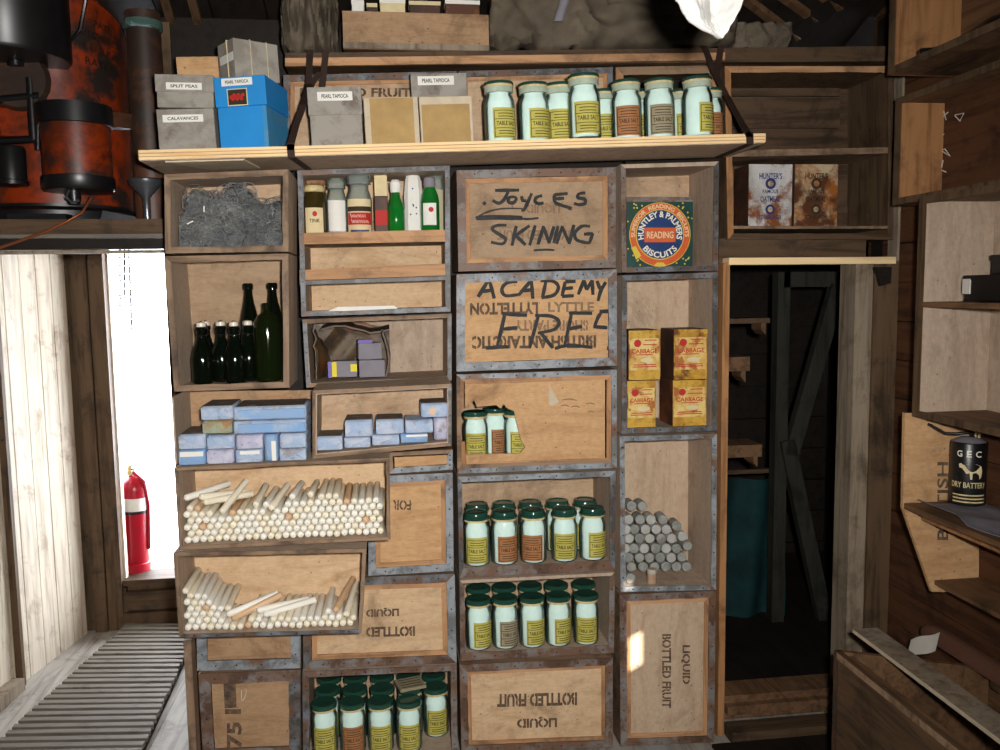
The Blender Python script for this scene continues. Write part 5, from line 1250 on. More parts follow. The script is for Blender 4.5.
for sx in (-1, 1):
    for sz in (-1, 1):
        for i in range(16):
            a = R.uniform(0.05, 1.52); r = R.uniform(1.05, 1.30)*Rr
            x, z = r*math.cos(a), r*math.sin(a)
            if x < hx*0.96 and z < hh*0.48: q.lathe([(0.0034, -0.0012), (0.002, -0.0018)], 7, (sx*x, 0, cz+sz*z), axis='y')
q.build('corner_flowers', 'bisgold', pan)
MB().prism([(-0.022, -0.003, cz-Rr*0.98), (-0.016, -0.003, cz-Rr*1.0-0.004), (0.016, -0.003, cz-Rr*1.0-0.004), (0.022, -0.003, cz-Rr*0.98), (0.012, -0.003, cz-Rr*0.88), (-0.012, -0.003, cz-Rr*0.88)], (0, 0.001, 0)).build('gold_buckle', 'bisgold', pan)
MB().prism([(-Rr*0.95, -0.003, cz-Rr*0.40), (-Rr*0.80, -0.003, cz-Rr*0.36), (-Rr*0.62, -0.003, cz-Rr*0.66), (-Rr*0.78, -0.003, cz-Rr*0.78)], (0, 0.001, 0)).build('gold_buckle', 'bisgold', pan)

# ================================================================ CASE OVER THE DOORWAY, OATMEAL TINS
YO = Y0+0.03
M['dark_w'] = M['dark']
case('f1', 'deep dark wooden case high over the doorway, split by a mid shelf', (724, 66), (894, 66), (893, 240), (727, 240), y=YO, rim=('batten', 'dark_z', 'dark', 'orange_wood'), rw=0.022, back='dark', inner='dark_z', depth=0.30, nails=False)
q = CASES['f1']['qi']
a, b = P(729, 150, YO), P(880, 147, YO); a2, b2 = P(729, 156.5, YO), P(880, 153, YO)
MB().prism([Vector((q[3].x+0.002, YO+0.004, a.z)), Vector((q[2].x-0.002, YO+0.004, b.z)), Vector((q[2].x-0.002, YO+0.004, b2.z)), Vector((q[3].x+0.002, YO+0.004, a2.z))], (0, 0.26, 0)).build('mid_shelf', 'edge', CASES['f1']['t'])
a, b = P(729, 226, YO), P(889, 226, YO)
lo = P(800, 238, YO).z
MB().prism([Vector((q[3].x+0.001, YO-0.002, a.z)), Vector((q[2].x+0.01, YO-0.002, b.z)), Vector((q[2].x+0.01, YO-0.002, b.z-0.010)), Vector((q[3].x+0.001, YO-0.002, a.z-0.010))], (0, 0.29, 0)).build('base_shelf', 'edge', CASES['f1']['t'])
for p0, p1, r0, r1 in ((728, 840, 97, 128), (728, 840, 70, 96)):
    c = [P(p0, r0, YO+0.272), P(p1, r0, YO+0.272), P(p1, r1, YO+0.272), P(p0, r1, YO+0.272)]
    MB().prism([Vector((max(v.x, q[3].x+0.002), v.y, v.z)) for v in c], (0, 0.012, 0)).build('back_plank', 'dark', CASES['f1']['t'])
yO = YO+0.06
zO = P(800, 226, YO).z+0.001
G = 'oatmeal tins'
def oat(p0, p1, r0, l, mat, ink, ink2):
    t, hx, h = tin(p0, p1, r0, 227, yO, 0.13, mat, None, l, 'tin', 'oatmeal_tin', G, z=zO)
    fp = [c for c in t.children if c.name.startswith('front_panel')][0]
    q = MB(); W = hx; yy_ = -0.0012
    for tx, a, b, w_ in (("HUNTER'S", 0.76, 0.86, 0.52), ('FAMOUS', 0.535, 0.60, 0.36), ('OATMEAL', 0.40, 0.49, 0.46), ('EDINBURGH', 0.125, 0.19, 0.50)):
        write(q, tx, (-W*w_, yy_, h*b), (W*w_, yy_, h*b), (W*w_, yy_, h*a), (-W*w_, yy_, h*a), off=(0, 0, 0))
    q.build('lettering', ink, fp)
    for cz_, r in ((0.69, 0.24), (0.28, 0.22)):
        o = MB().lathe([(W*r, -0.0008), (W*r, -0.0016), (0, -0.0016)], 20, (0, 0, h*cz_), axis='y').build('medallion', ink2, fp)
        MB().lathe([(W*r*0.55, -0.0016), (W*r*0.5, -0.0024), (0, -0.0024)], 16, (0, 0, h*cz_), axis='y').build('medallion_centre', 'oat_r', o)
oat(748.5, 792, 164, 'tall white and blue printed tin, half rusted, in the doorway case', 'oat_w', 'navy', 'navy')
oat(794.5, 837.5, 164, 'tall tin almost wholly browned with rust, farther from the shelves', 'oat_r', 'print', 'print')
# ================================================================ TOP LEDGE, CANVAS, TRAY, STRAPS
YL = Y0+0.06
a, b, c, d = P(285, 53, YL), P(893, 46, YL), P(893, 61, YL), P(285, 66, YL)
t = thing('ledge_beam', 'long worn ledge beam running above the top cases', 'beam', (a.x, YL, d.z))
MB().prism([a, b, c, d], (0, 0.16, 0)).build('board', 'dark', t)
a1, b1 = P(285, 58, YL-0.012), P(725, 52.5, YL-0.012); MB().prism([a1, b1, P(725, 60, YL-0.012), P(285, 66, YL-0.012)], (0, 0.011, 0)).build('front_batten', 'batten', t)
LZ = lambda x: a.z+(b.z-a.z)*(x-a.x)/(b.x-a.x)
# tray of oddments
YT = YL+0.02
x0, x1 = P(343, 40, YT).x, P(489, 40, YT).x; z0 = max(LZ(x0), LZ(x1))+0.002; zt = P(415, 12.5, YT).z
t = thing('wooden_tray', 'long shallow wooden tray on the ledge between canvas bundles', 'tray', ((x0+x1)/2, YT, z0))
MB().box(x0, x1, YT, YT+0.012, z0, zt).build('front_board', 'ply_d', t, bevel=0.002)
MB().box(x0, x0+0.012, YT+0.013, YT+0.11, z0, zt).build('side_board', 'dark', t); MB().box(x1-0.012, x1, YT+0.013, YT+0.11, z0, zt).build('side_board', 'dark', t)
MB().box(x0+0.013, x1-0.013, YT+0.013, YT+0.11, z0, z0+0.012).build('bottom_board', 'dark', t)
MB().box(x0, x1, YT-0.006, YT-0.001, z0+0.001, z0+0.02).build('bottom_batten', 'weather', t)
G = 'oddments in the tray'
for i, (p0, p1, r0, m, l) in enumerate(((352, 364, 3, 'paper', 'white-topped small packet at the canvas sack end of the tray'), (367, 377, 6, 'rusttin', 'small rusty box second in the tray'), (380, 405, 2, 'cream', 'cream paper packet near the middle of the tray'), (409, 440, 4, 'rusttin', 'orange rust-coloured packet in the tray'), (445, 479, 3, 'oat_r', 'stained wide packet at the far end of the tray'))):
    xa, xb = wx(p0, p1, 8, YT+0.05)
    o, hx, hy, h = box_thing('small_packet', l, 'packet', xa, xb, YT+0.03, YT+0.09, z0+0.0125, P((p0+p1)/2, r0, YT+0.05).z, m, G)
    MB().box(-hx-0.001, hx+0.001, -hy-0.001, hy+0.001, h-0.01, h+0.003).build('folded_top', 'paper' if i % 2 == 0 else 'cream', o)
# canvas bundles
def canvas(name, label, pts, y, amp, sd, top=-40, thick=0.10):
    """Canvas hung between an upper and a lower outline of pixels, folds falling with gravity."""
    lo = pts
    def low(u):
        s = u*(len(lo)-1); i = min(int(s), len(lo)-2); f = s-i
        return lo[i][0]+(lo[i+1][0]-lo[i][0])*f, lo[i][1]+(lo[i+1][1]-lo[i][1])*f
    def fn(u, v):
        p, r = low(u); rr = r+(top-r)*v
        q = P(p, rr, y); n = noise.noise(Vector((u*6+sd, v*2.2+u*2.5, sd))); n2 = abs(noise.noise(Vector((u*11+sd+v*3, v*4-u*4, sd+3))))*1.8-0.5
        return (q.x, q.y+amp*n+amp*0.45*n2-0.05*math.sin(min(1, v*1.4)*PI*0.5)*0.6, q.z)
    tag(MB().sheet(fn, 44, 22, (0, thick, 0)).build(name, 'canvas', smooth=70), label, 'canvas')
canvas('canvas_sack', 'bulging brown canvas sack above the dark strap, beside the tray', [(281, 46), (290, 50), (310, 47), (326, 49), (338, 47)], YL+0.005, 0.07, 1.3)
canvas('canvas_sheet', 'rumpled brown canvas sheet bunched along the ledge behind the white cloth', [(490, 47), (520, 48), (560, 46), (600, 45), (650, 45), (700, 43), (735, 43)], YL+0.03, 0.10, 7.7)
canvas('canvas_roll', 'low dark canvas roll on the ledge over the doorway case', [(733, 47), (750, 48), (770, 48), (788, 47)], YL+0.06, 0.02, 4.1, 25, 0.08)
t = MB()
def glint(u, v):
    p = P(553+10*u+18*v*0.6, 22-34*v, YL-0.03); return (p.x, p.y-0.012*math.sin(u*3), p.z)
tag(MB().sheet(glint, 4, 6, (0, 0.004, 0)).build('plastic_scrap', 'greypack', smooth=60), 'pale shiny scrap hanging on the rumpled canvas', 'scrap')
# white cloth hanging from a line overhead
YC = 1.40
def lerp_px(tab, r):
    for (a, b), (c, d) in zip(tab, tab[1:]):
        if r <= c: return b+(d-b)*(r-a)/(c-a)
    return tab[-1][1]
CLL = [(-80, 664), (0, 675), (20, 687), (28, 699), (34, 712), (38, 719)]; CLR = [(-80, 752), (0, 741), (12, 737), (24, 731), (32, 727), (38, 723)]
def cl(u, v):
    r = -80+118*v; lx, rx = lerp_px(CLL, r), lerp_px(CLR, r)
    q = P(lx+(rx-lx)*u, r, YC); s = min(1, (38-r)/30)
    f = 0.016*math.sin(u*PI*2.2+0.4)*s+0.004*noise.noise(Vector((u*14, v*16, 2)))
    if 0.40 < u < 0.56: f -= 0.02*s
    return (q.x+0.0015*noise.noise(Vector((u*4, v*40, 5))), q.y-f, q.z+0.0022*noise.noise(Vector((u*40, v*30, 1))))
tag(MB().sheet(cl, 40, 44, (0, 0.005, 0)).build('white_cloth', 'cloth', smooth=70), 'bright white cloth hanging down from overhead near the dark strap', 'cloth')
cz0 = P(705, -80, YC)
tag(MB().tube([(-2.05, YC+0.003, cz0.z+0.02), (0.0, YC+0.003, cz0.z+0.002), (cz0.x, YC+0.003, cz0.z+0.001), (1.2, YC+0.003, 2.93)], 0.004, 6).build('drying_line', 'strap'), 'thin line overhead from which the white cloth hangs', 'line')
# straps
def strap(name, label, pxs, wd, third=None):
    t = thing(name, label, 'strap', P(*pxs[0][:2], pxs[0][2]))
    def rib(lst, nm):
        pts = [P(p, r, y) for p, r, y in lst]
        MB().ribbon(pts, (wd, 0, 0), (0, -0.0025, 0)).build(nm, 'strap', t)
    rib(pxs, 'hanging_strap')
    return t, rib
fy = YP-0.004
t, rib = strap('plank_strap', 'dark hanging strap carrying the doorway end of the plank', [(310, 50, YL-0.014), (308.5, 84, YL-0.05), (303.5, 105, Y0-0.165), (296, 125, Y0-0.215), (291, 143.5, fy), (290.5, 150, fy)], 0.022)
a, b = P(290.5, 149, fy), P(291, 156.3, fy); u = plank_z(a.x)-PT-0.004
MB().ribbon([Vector((a.x, fy, plank_z(a.x)+0.004)), Vector((a.x+0.002, fy, u-0.002))], (0.022, 0, 0), (0, -0.0025, 0)).build('edge_loop', 'strap', t)
MB().ribbon([Vector((a.x+0.002, fy, u)), Vector((a.x+0.03, YP+0.25, u-0.001))], (0.022, 0, 0), (0, 0, -0.0025)).build('under_strap', 'strap', t)
rib([(326, 50, YL-0.014), (322.5, 84, YL-0.02), (321, 100, YL-0.02)], 'second_strap'); rib([(320, 72, YL-0.03), (312, 84, YL-0.04), (307, 95, YL-0.055)], 'cross_strap')
t, rib = strap('plank_strap', 'dark hanging strap carrying the far end of the plank by the doorway case', [(704, 46, YL-0.014), (713, 70, YL-0.06), (726, 95, Y0-0.06), (738, 117, Y0-0.17), (747, 132, fy), (749.5, 137, fy)], 0.024)
a = P(750, 140, fy); u = plank_z(a.x)-PT-0.004
MB().ribbon([Vector((a.x-0.002, fy, plank_z(a.x)+0.004)), Vector((a.x, fy, u-0.002))], (0.024, 0, 0), (0, -0.0025, 0)).build('edge_loop', 'strap', t)
MB().ribbon([Vector((a.x, fy, u)), Vector((a.x+0.0, YP+0.26, u-0.001))], (0.024, 0, 0), (0, 0, -0.0025)).build('under_strap', 'strap', t)
rib([(721, 46, YL-0.014), (718.5, 62, YL-0.03), (716, 76, YL-0.055)], 'second_strap')

# ================================================================ LOFT OVER THE PASSAGE WITH THE GENERATOR
YG = 3.02
za, zb, zc, zd = P(80, 219, YG).z, P(80, 234, YG).z, P(80, 238, YG).z, P(80, 249, YG).z
xr = P(163, 235, YG).x
t = thing('loft_beam', 'dark beam of the loft over the bright doorway', 'beam', (xr-0.6, YG, zd))
MB().box(-2.08, xr, YG+0.001, YG+0.55, zb, za).build('deck_board', 'dark', t)
MB().box(-2.08, xr, YG-0.006, YG+0.02, zc, zb-0.001).build('edge_batten', 'slat', t)
MB().box(-2.08, xr, YG+0.012, YG+0.06, zd, zc-0.001).build('beam', 'black_wood', t)
MB().box(-2.08, xr, YG+0.055, YG+0.10, zd-0.012, zd-0.001).build('under_batten', 'weather', t)
dz0 = za+0.001
# generator: big tank, float cylinder with bands, small cylinder, upper drum
yt_ = 3.38; rt = 0.25; xt = P(127, 100, yt_).x-rt
t = thing('gas_generator', 'rusted orange gas generator tank with black fittings on the loft', 'generator', (xt, yt_, dz0)); 
MB().lathe([(0.30, dz0), (0.30, dz0+0.035), (0.27, dz0+0.05), (0.27, dz0+0.06)], 40, (xt, yt_-0.02, 0)).build('base_plate', 'black', t, smooth=40)
ztp = P(60, -60, yt_).z
MB().lathe([(rt, dz0+0.061), (rt, ztp), (0.18, ztp+0.03)], 48, (xt, yt_, 0)).build('tank', 'orange', t, smooth=50)
MB().tube([P(92, -30, 3.10), P(80, 30, 3.13), P(60, 52, 3.12), P(36, 70, 3.09)], 0.006, 6).build('stay_rod', 'black', t, smooth=60)
rt2 = rt+0.0012
def tank_text(body, p0, p1, r0, r1):
    vs, fs, _ = text2d(body, 0.0); 
    a0, a1 = [math.asin(max(-0.98, min(0.98, (P(p, 60, yt_-0.2).x-xt)/rt2))) for p in (p0, p1)]
    q = MB(); za_, zb_ = P(95, r1, yt_-0.15).z, P(95, r0, yt_-0.15).z
    q.add([(xt+rt2*math.sin(a0+(a1-a0)*u), yt_-rt2*math.cos(a0+(a1-a0)*u), za_+(zb_-za_)*v-0.02*u) for u, v in vs], fs); q.build('lettering', 'black', t)
for tx, p0, p1, r0, r1 in (('PATENT', 92, 112, 20, 27), ('GAS GENERATOR', 80, 113, 31, 38), ('THE BASE PLATE', 75, 114, 44, 51), ('RATE No.', 84, 111, 59, 66)): tank_text(tx, p0, p1, r0, r1)
ys = 3.06; xl, xr2 = wx(41.5, 111, 140, ys); rs = (xr2-xl)/2; xs = (xl+xr2)/2
zz = lambda r: P(76, r, ys-rs*0.7).z
fl_ = MB().lathe([(rs*0.97, zz(176)), (rs*0.97, zz(112))], 40, (xs, ys, 0)).build('float_cylinder', 'orange', t, smooth=50)
MB().lathe([(rs*0.9, zz(123)), (rs*1.06, zz(122)), (rs*1.06, zz(102)), (rs*0.9, zz(101)), (0, zz(101))], 40, (xs, ys, 0)).build('upper_band', 'black', fl_, smooth=40)
MB().lathe([(0, zz(190)), (rs*0.96, zz(189)), (rs*1.03, zz(186)), (rs*1.03, zz(175)), (rs*0.9, zz(174))], 40, (xs, ys, 0)).build('lower_cap', 'black', fl_, smooth=40)
MB().lathe([(0.018, zz(203)), (0.022, zz(196)), (0.022, zz(188))], 16, (xs-0.005, ys-0.04, 0)).build('drain_cock', 'black', fl_, smooth=40)
MB().tube([P(69, 190, ys-0.10), P(66, 197, ys-0.12), P(72, 203, ys-0.12), P(79, 200, ys-0.11)], 0.004, 6).build('wire_loop', 'steel', fl_)
MB().bar((xs+rs*0.9, ys+0.05, zz(112)), (xs+rs*1.2, ys+0.12, zz(110)), 0.05, 0.05).build('bracket', 'rustpipe', fl_)
yb_ = 3.02; xl, xr2 = wx(-4, 26, 165, yb_); rb = (xr2-xl)/2; xb_ = (xl+xr2)/2
zz2 = lambda r: P(12, r, yb_-rb*0.7).z
MB().lathe([(0, zz2(186)), (rb*1.08, zz2(184)), (rb*1.08, zz2(180)), (rb, zz2(179)), (rb, zz2(148)), (rb*0.9, zz2(145)), (0, zz2(145))], 30, (xb_, yb_, 0)).build('small_cylinder', 'black', t, smooth=40)
yu = 3.05; xl, xr2 = wx(-60, 67, 20, yu); ru = (xr2-xl)/2; xu = (xl+xr2)/2
MB().lathe([(0, P(20, 50, yu-0.15).z), (ru*0.96, P(20, 48, yu-0.15).z), (ru, P(20, 44, yu-0.15).z), (ru, P(20, -60, yu).z), (0, P(20, -62, yu).z)], 40, (xu, yu, 0)).build('upper_drum', 'black', t, smooth=40)
MB().lathe([(0.025, P(15, 66, yu).z), (0.025, P(15, 47, yu).z)], 14, (P(15, 55, yu).x, yu, 0)).build('drum_outlet', 'black', t, smooth=40)
q = MB(); c = P(22, 82, 3.10)
q.lathe([(0.09, 0), (0.10, 0.02), (0.06, 0.03), (0, 0.03)], 20, (c.x, c.y-0.04, c.z), axis='y'); q.build('valve_wheel', 'rustpipe', t, smooth=40)
for (p, r, q_, s_, wd) in ((-5, 100, 40, 96, 0.03), (30, 78, 34, 140, 0.03), (-5, 141, 38, 139, 0.025), (38, 120, 38, 150, 0.02)):
    MB().tube([P(p, r, 3.07), P(q_, s_, 3.07)], wd/2, 10).build('pipe_fitting', 'black', t, smooth=60)
q = MB(); c = P(24, 122, 3.12); q.box(c.x-0.07, c.x+0.05, 3.10, 3.13, P(24, 136, 3.1).z, P(24, 108, 3.1).z); q.build('orange_plate', 'orange', t, bevel=0.003)
MB().box(P(2, 205, 3.0).x, P(62, 205, 3.0).x, 3.03, 3.2, dz0, dz0+0.018).build('foot_board', 'black', t)
# rusty stand pipe
yp = 3.20; xl, xr2 = wx(127, 163, 60, yp); rp = (xr2-xl)/2*0.98; xp = (xl+xr2)/2
t = thing('stand_pipe', 'thick rust-brown pipe with verdigris collar beside the generator', 'pipe', (xp, yp, dz0))
zq_ = lambda r: P(145, r, yp-rp).z
MB().lathe([(rp, dz0), (rp, zq_(70)), (rp*0.96, zq_(26))], 32, (xp, yp, 0)).build('lower_pipe', 'rustpipe', t, smooth=50)
MB().lathe([(rp*0.98, zq_(18)), (rp*0.98, 2.71)], 32, (xp, yp, 0)).build('upper_pipe', 'rustpipe', t, smooth=50)
MB().lathe([(rp*0.9, zq_(26)), (rp*1.08, zq_(25)), (rp*1.08, zq_(17)), (rp*0.9, zq_(16))], 32, (xp, yp, 0)).build('collar', 'lid_p', t, smooth=40)
# funnel on the loft edge
yn = 3.08; c = P(146, 190, yn)
t = thing('tin_funnel', 'small dark tin funnel on the loft edge under the plank end', 'funnel', (c.x, yn, dz0))
MB().lathe([(0.012, dz0), (0.012, P(146, 198, yn).z), (0.052, P(146, 184, yn).z), (0.054, P(146, 180, yn).z)], 24, (c.x, yn, 0)).build('cone', 'steel', t, smooth=50)
MB().lathe([(0.052, P(146, 181, yn).z), (0.0565, P(146, 180, yn).z), (0.052, P(146, 179, yn).z)], 24, (c.x, yn, 0)).build('rim_ring', 'steel', t, smooth=50)
c = P(103, 217, YG+0.03)
t = tag(MB().prism([(c.x-0.01, YG+0.03, dz0), (c.x+0.11, YG+0.03, dz0), (c.x+0.10, YG+0.03, dz0+0.01), (c.x, YG+0.03, dz0+0.03)], (0, 0.02, 0)).build('metal_wedge', 'steel'), 'bright metal wedge lying on the loft edge', 'wedge')
pts = [P(*p) for p in ((91, 197, YG+0.03), (82, 213, YG-0.008), (66, 222, YG-0.014), (45, 232, YG-0.016), (22, 240, YG-0.016), (-10, 251, YG-0.016))]
tag(MB().tube(pts, 0.005, 8).build('copper_pipe', 'copper', smooth=60), 'thin copper pipe trailing from the generator over the beam edge', 'pipe')
# chains in the doorway
t = thing('hanging_chain', 'thin dark chains hanging in the top of the bright doorway', 'chain', P(126, 260, 3.9))
for p0, r1, off in ((120, 312, 0), (124.5, 300, 0.01), (128, 334, -0.005)):
    q = MB(); a = P(p0, 236, 3.9); b = P(p0+(4 if r1 > 320 else 0), r1, 3.9); n = int((a.z-b.z)/0.016)
    for i in range(n):
        c = a.lerp(b, i/n); aa = i % 2*PI/2
        q.tube([c+Vector((math.cos(aa)*0.004*math.cos(s), math.sin(aa)*0.004*math.cos(s), 0.0095*math.sin(s))) for s in [k*PI/4 for k in range(9)]], 0.0032, 5)
    q.build('chain_strand', 'strap', t)
zc_ = P(126, 236, 3.9).z
MB().box(P(116, 240, 3.9).x, P(132, 240, 3.9).x, 3.89, 3.91, zc_, zc_+0.02).build('chain_hook', 'black', t)
MB().box(XP+0.002, -0.802, 3.86, 3.94, zc_+0.02, zc_+0.1).build('hanging_rail', 'dark', t)

# ================================================================ PASSAGE FLOOR, EXTINGUISHER
ye = YE+0.15; ec = P(134, 570, ye); er = (P(148, 545, ye).x-P(119, 545, ye).x)/2; ex = (P(148, 545, ye).x+P(119, 545, ye).x)/2
gz = sill-0.04; ebz = P(134, 572, ye).z; eh = P(134, 475, ye).z
t = thing('fire_extinguisher', 'red fire extinguisher with a white band outside the bright doorway', 'fire extinguisher', (ex, ye, ebz)); t['_at'] = (0, 0, 0)
zt = eh-ebz
MB().lathe([(er*0.92, 0.004), (er*0.98, 0.012), (er*0.98, zt*0.86), (er*0.85, zt*0.94), (er*0.45, zt*0.99), (er*0.25, zt*1.0)], 40).build('cylinder', 'extred', t, smooth=50)
MB().lathe([(er*0.9, 0.0), (er*1.08, 0.003), (er*1.08, zt*0.11), (er*0.95, zt*0.12)], 40).build('base_ring', 'extred', t, smooth=40)
MB().lathe([(er*0.985, zt*0.655), (er*0.992, zt*0.66), (er*0.992, zt*0.78), (er*0.985, zt*0.785)], 40).build('white_band', 'paper', t, smooth=40)
MB().lathe([(er*0.99, zt*0.625), (er*1.0, zt*0.63), (er*1.0, zt*0.65), (er*0.99, zt*0.655)], 40).build('black_band', 'black', t, smooth=40)
MB().lathe([(0.016, zt), (0.018, zt+0.01), (0.014, zt+0.04), (0.010, zt+0.055)], 16, (-er*0.3, 0, 0)).build('valve', 'gold', t, smooth=40)
MB().bar((-er*0.3, 0, zt+0.05), (-er*0.3+0.05, -0.02, zt+0.062), 0.016, 0.008).build('handle', 'black', t); MB().bar((-er*0.3, 0, zt+0.035), (-er*0.3+0.05, -0.02, zt+0.03), 0.014, 0.007).build('lever', 'black', t)
MB().tube([(-er*0.2, 0.01, zt+0.02), (er*0.8, -er*0.5, zt*0.95), (er*1.03, -er*0.25, zt*0.7), (er*1.03, -er*0.2, zt*0.25)], 0.010, 10).build('hose', 'extred', t, smooth=60)
q = MB()
for i in range(7): q.box(-er*0.75, -er*0.75+R.uniform(0.03, 0.05), -er*0.80, -er*0.66, zt*(0.3+i*0.03), zt*(0.3+i*0.03)+0.004)
q.build('printed_lines', 'paper', t)
t.rotation_euler.y = math.radians(2.5)
st = MB().box(ex-0.25, ex+0.5, YE+0.15, ye+0.28, gz-0.02, ebz-0.006); struct(st, 'outer_step', 'weather')

# post under the overhanging candle case
xl, xr2 = wx(186, 194, 690, 2.75); zt = P(190, 640, 2.75).z
t = thing('support_post', 'brown post propping the overhanging candle cases beside the floor grating', 'post', ((xl+xr2)/2, 2.75, 0))
MB().box(xl, xr2, 2.745, 2.80, 0, zt-0.001).build('post', 'edge_z', t, bevel=0.002); MB().box(xl-0.006, xr2+0.01, 2.735, 2.81, 0, 0.025).build('foot_block', 'dark', t)
# duckboard
dA, dB, dC, dD = PZ(127, 622, 0.05), PZ(200, 622, 0.05), PZ(140, 752, 0.05), PZ(-20, 755, 0.05)
t = thing('duckboard', 'slatted wooden duckboard mat on the passage floor', 'floor mat', ((dA.x+dD.x)/2, (dA.y+dD.y)/2, 0.0))
def dpt(u, v): return (dA*(1-u)+dB*u)*(1-v) + (dD*(1-u)+dC*u)*v
N = 26; 
for u in (0.08, 0.5, 0.92):
    a, b = dpt(u, 0), dpt(u, 1); MB().bar((a.x, a.y, 0.014), (b.x, b.y, 0.014), 0.04, 0.026).build('bearer', 'dark_y', t)
for i in range(N):
    v = (i+0.5)/N; w0 = 1/N*0.31
    p = [dpt(0, v-w0), dpt(1, v-w0), dpt(1, v+w0), dpt(0, v+w0)]; jz = R.uniform(0.026, 0.030)
    MB().prism([Vector((c.x+R.uniform(-0.004, 0.004), c.y, 0.028)) for c in p], (0, 0, jz-0.008)).build('slat', 'slat', t, bevel=0.002)
MB().prism([Vector((q.x, q.y, 0.0015)) for q in (dpt(0.01, 0.005), dpt(0.99, 0.005), dpt(0.99, 0.995), dpt(0.01, 0.995))], (0, 0, 0.002)).build('gap_shade_sheet', 'black_wood', t)  # thin black sheet added under the slats: shade of the gaps as colour
c0, c1 = PZ(5, 700, 0.02), PZ(24, 680, 0.02)
tag(MB().bar((c0.x-0.02, c0.y-0.12, 0.03), (c1.x-0.0, c1.y-0.06, 0.03), 0.06, 0.055).build('loose_batten', 'weather'), 'short grey batten lying on the floor at the foot of the plank wall', 'batten')

# ================================================================ SHELVING ON THE DARK SIDE
def side_case(name, label, pf, pb_, rt_, rb_, near, fmat, imat, bmat, edge, rows=(), xb=None):
    """A case turned to face the room: far end board seen square on from px PF (front edge) to PB_ (back corner)."""
    xb = xb or XW-0.012
    y = PX(pb_, (rt_+rb_)/2, xb).y
    a, b = P(pf, rt_, y), P(pf, rb_, y); xf = (a.x+b.x)/2; zt, zb = P(pb_, rt_, y).z, P(pb_, rb_, y).z
    t = thing(name, label, 'packing case' if 'case' in name else 'shelf', (xf, y, zb), 'cases on the dark side wall')
    MB().box(xf, xb, y, y+0.014, zb, zt).build('end_board', fmat, t)
    MB().box(xb-0.001, xb+0.010, near, y-0.001, zb, zt).build('back_board', bmat, t)
    MB().box(xf, xb-0.002, near, y-0.001, zb, zb+0.014).build('bottom_board', imat, t); MB().box(xf, xb-0.002, near, y-0.001, zt-0.014, zt).build('top_board', imat, t)
    MB().box(xf-0.004, xf-0.0005, y-0.022, y+0.012, zb, zt).build('edge_strip', edge, t)
    MB().box(xf-0.004, xf-0.0005, near, y-0.023, zb, zb+0.022).build('edge_strip', edge, t); MB().box(xf-0.004, xf-0.0005, near, y-0.023, zt-0.022, zt).build('edge_strip', edge, t)
    return t, xf, xb, y, zb, zt
t1_ = side_case('side_case', 'orange-brown packing case high on the dark side wall holding dark tools', 893, 962, -75, 76, 1.3, 'orange_wood', 'brown_y', 'brown_y', 'dark_z')
t2_ = side_case('side_case', 'empty orange-brown case just below the tool case on the dark side wall', 897, 943, 99, 205, 1.3, 'orange_wood', 'brown_y', 'red', 'dark_z')
t3_ = side_case('side_case', 'tall pale-ended case with a thin dark mid shelf on the dark side wall', 919, 991, 197, 414, 1.3, 'ply_g', 'brown_y', 'ply_g', 'dark_z')
T, xf, xb, y, zb, zt = t3_
zs = P(920, 303, y).z
MB().box(xf-0.006, xb-0.002, 1.3, y-0.024, zs-0.012, zs+0.004).build('mid_shelf', 'brown_y', T)
# tools in the top case
T, xf, xb, y, zb, zt = t1_
zt1 = zb+0.0155
def lay(p, r): return PZ(p, r, zt1+0.02)
G = 'dark tools in the top side case'
a, b = lay(911, 63), lay(931, 57)
def rod(name, label, a, b, r, mat, extra=None):
    a, b = Vector(a), Vector(b); t = thing(name, label, 'tool', ((a+b)/2).to_tuple(), G); MB().tube([a, a.lerp(b, 0.08), a.lerp(b, 0.92), b], [r*0.8, r, r, r*0.8], 14).build('barrel', mat, t, smooth=50)
    if extra: extra(t, a, b)
    return t
xm = (xf+xb)/2
rod('steel_cylinder', 'short shiny-ended dark cylinder at the edge of the tool case', (xf+0.03, y-0.10, zt1+0.021), (xf+0.11, y-0.13, zt1+0.021), 0.020, 'black', lambda t, a, b: MB().tube([b, b+(b-a).normalized()*0.006], 0.0195, 14).build('end_cap', 'steel', t))
def hammer(t, a, b): MB().bar(b+Vector((-0.05, 0.0, 0)), b+Vector((0.05, 0.0, 0)), 0.03, 0.034).build('head', 'black', t)
rod('hammer', 'dark hammer lying in the tool case', (xf+0.06, y-0.72, zt1+0.018), (xf+0.085, y-0.48, zt1+0.018), 0.012, 'dark_y', hammer)
rod('iron_bar', 'long iron bar lying along the front of the tool case', (xf+0.03, y-0.95, zt1+0.011), (xf+0.03, y-0.17, zt1+0.011), 0.010, 'black')
def clampx(t, a, b):
    MB().tube([a, a+Vector((0, 0, 0.05)), (a+b)/2+Vector((0, 0, 0.065)), b+Vector((0, 0, 0.05)), b], 0.010, 10).build('bow', 'black', t, smooth=60)
rod('iron_clamp', 'humped iron clamp behind the shiny cylinder in the tool case', (xf+0.15, y-0.14, zt1+0.014), (xf+0.15, y-0.42, zt1+0.014), 0.012, 'black', clampx)
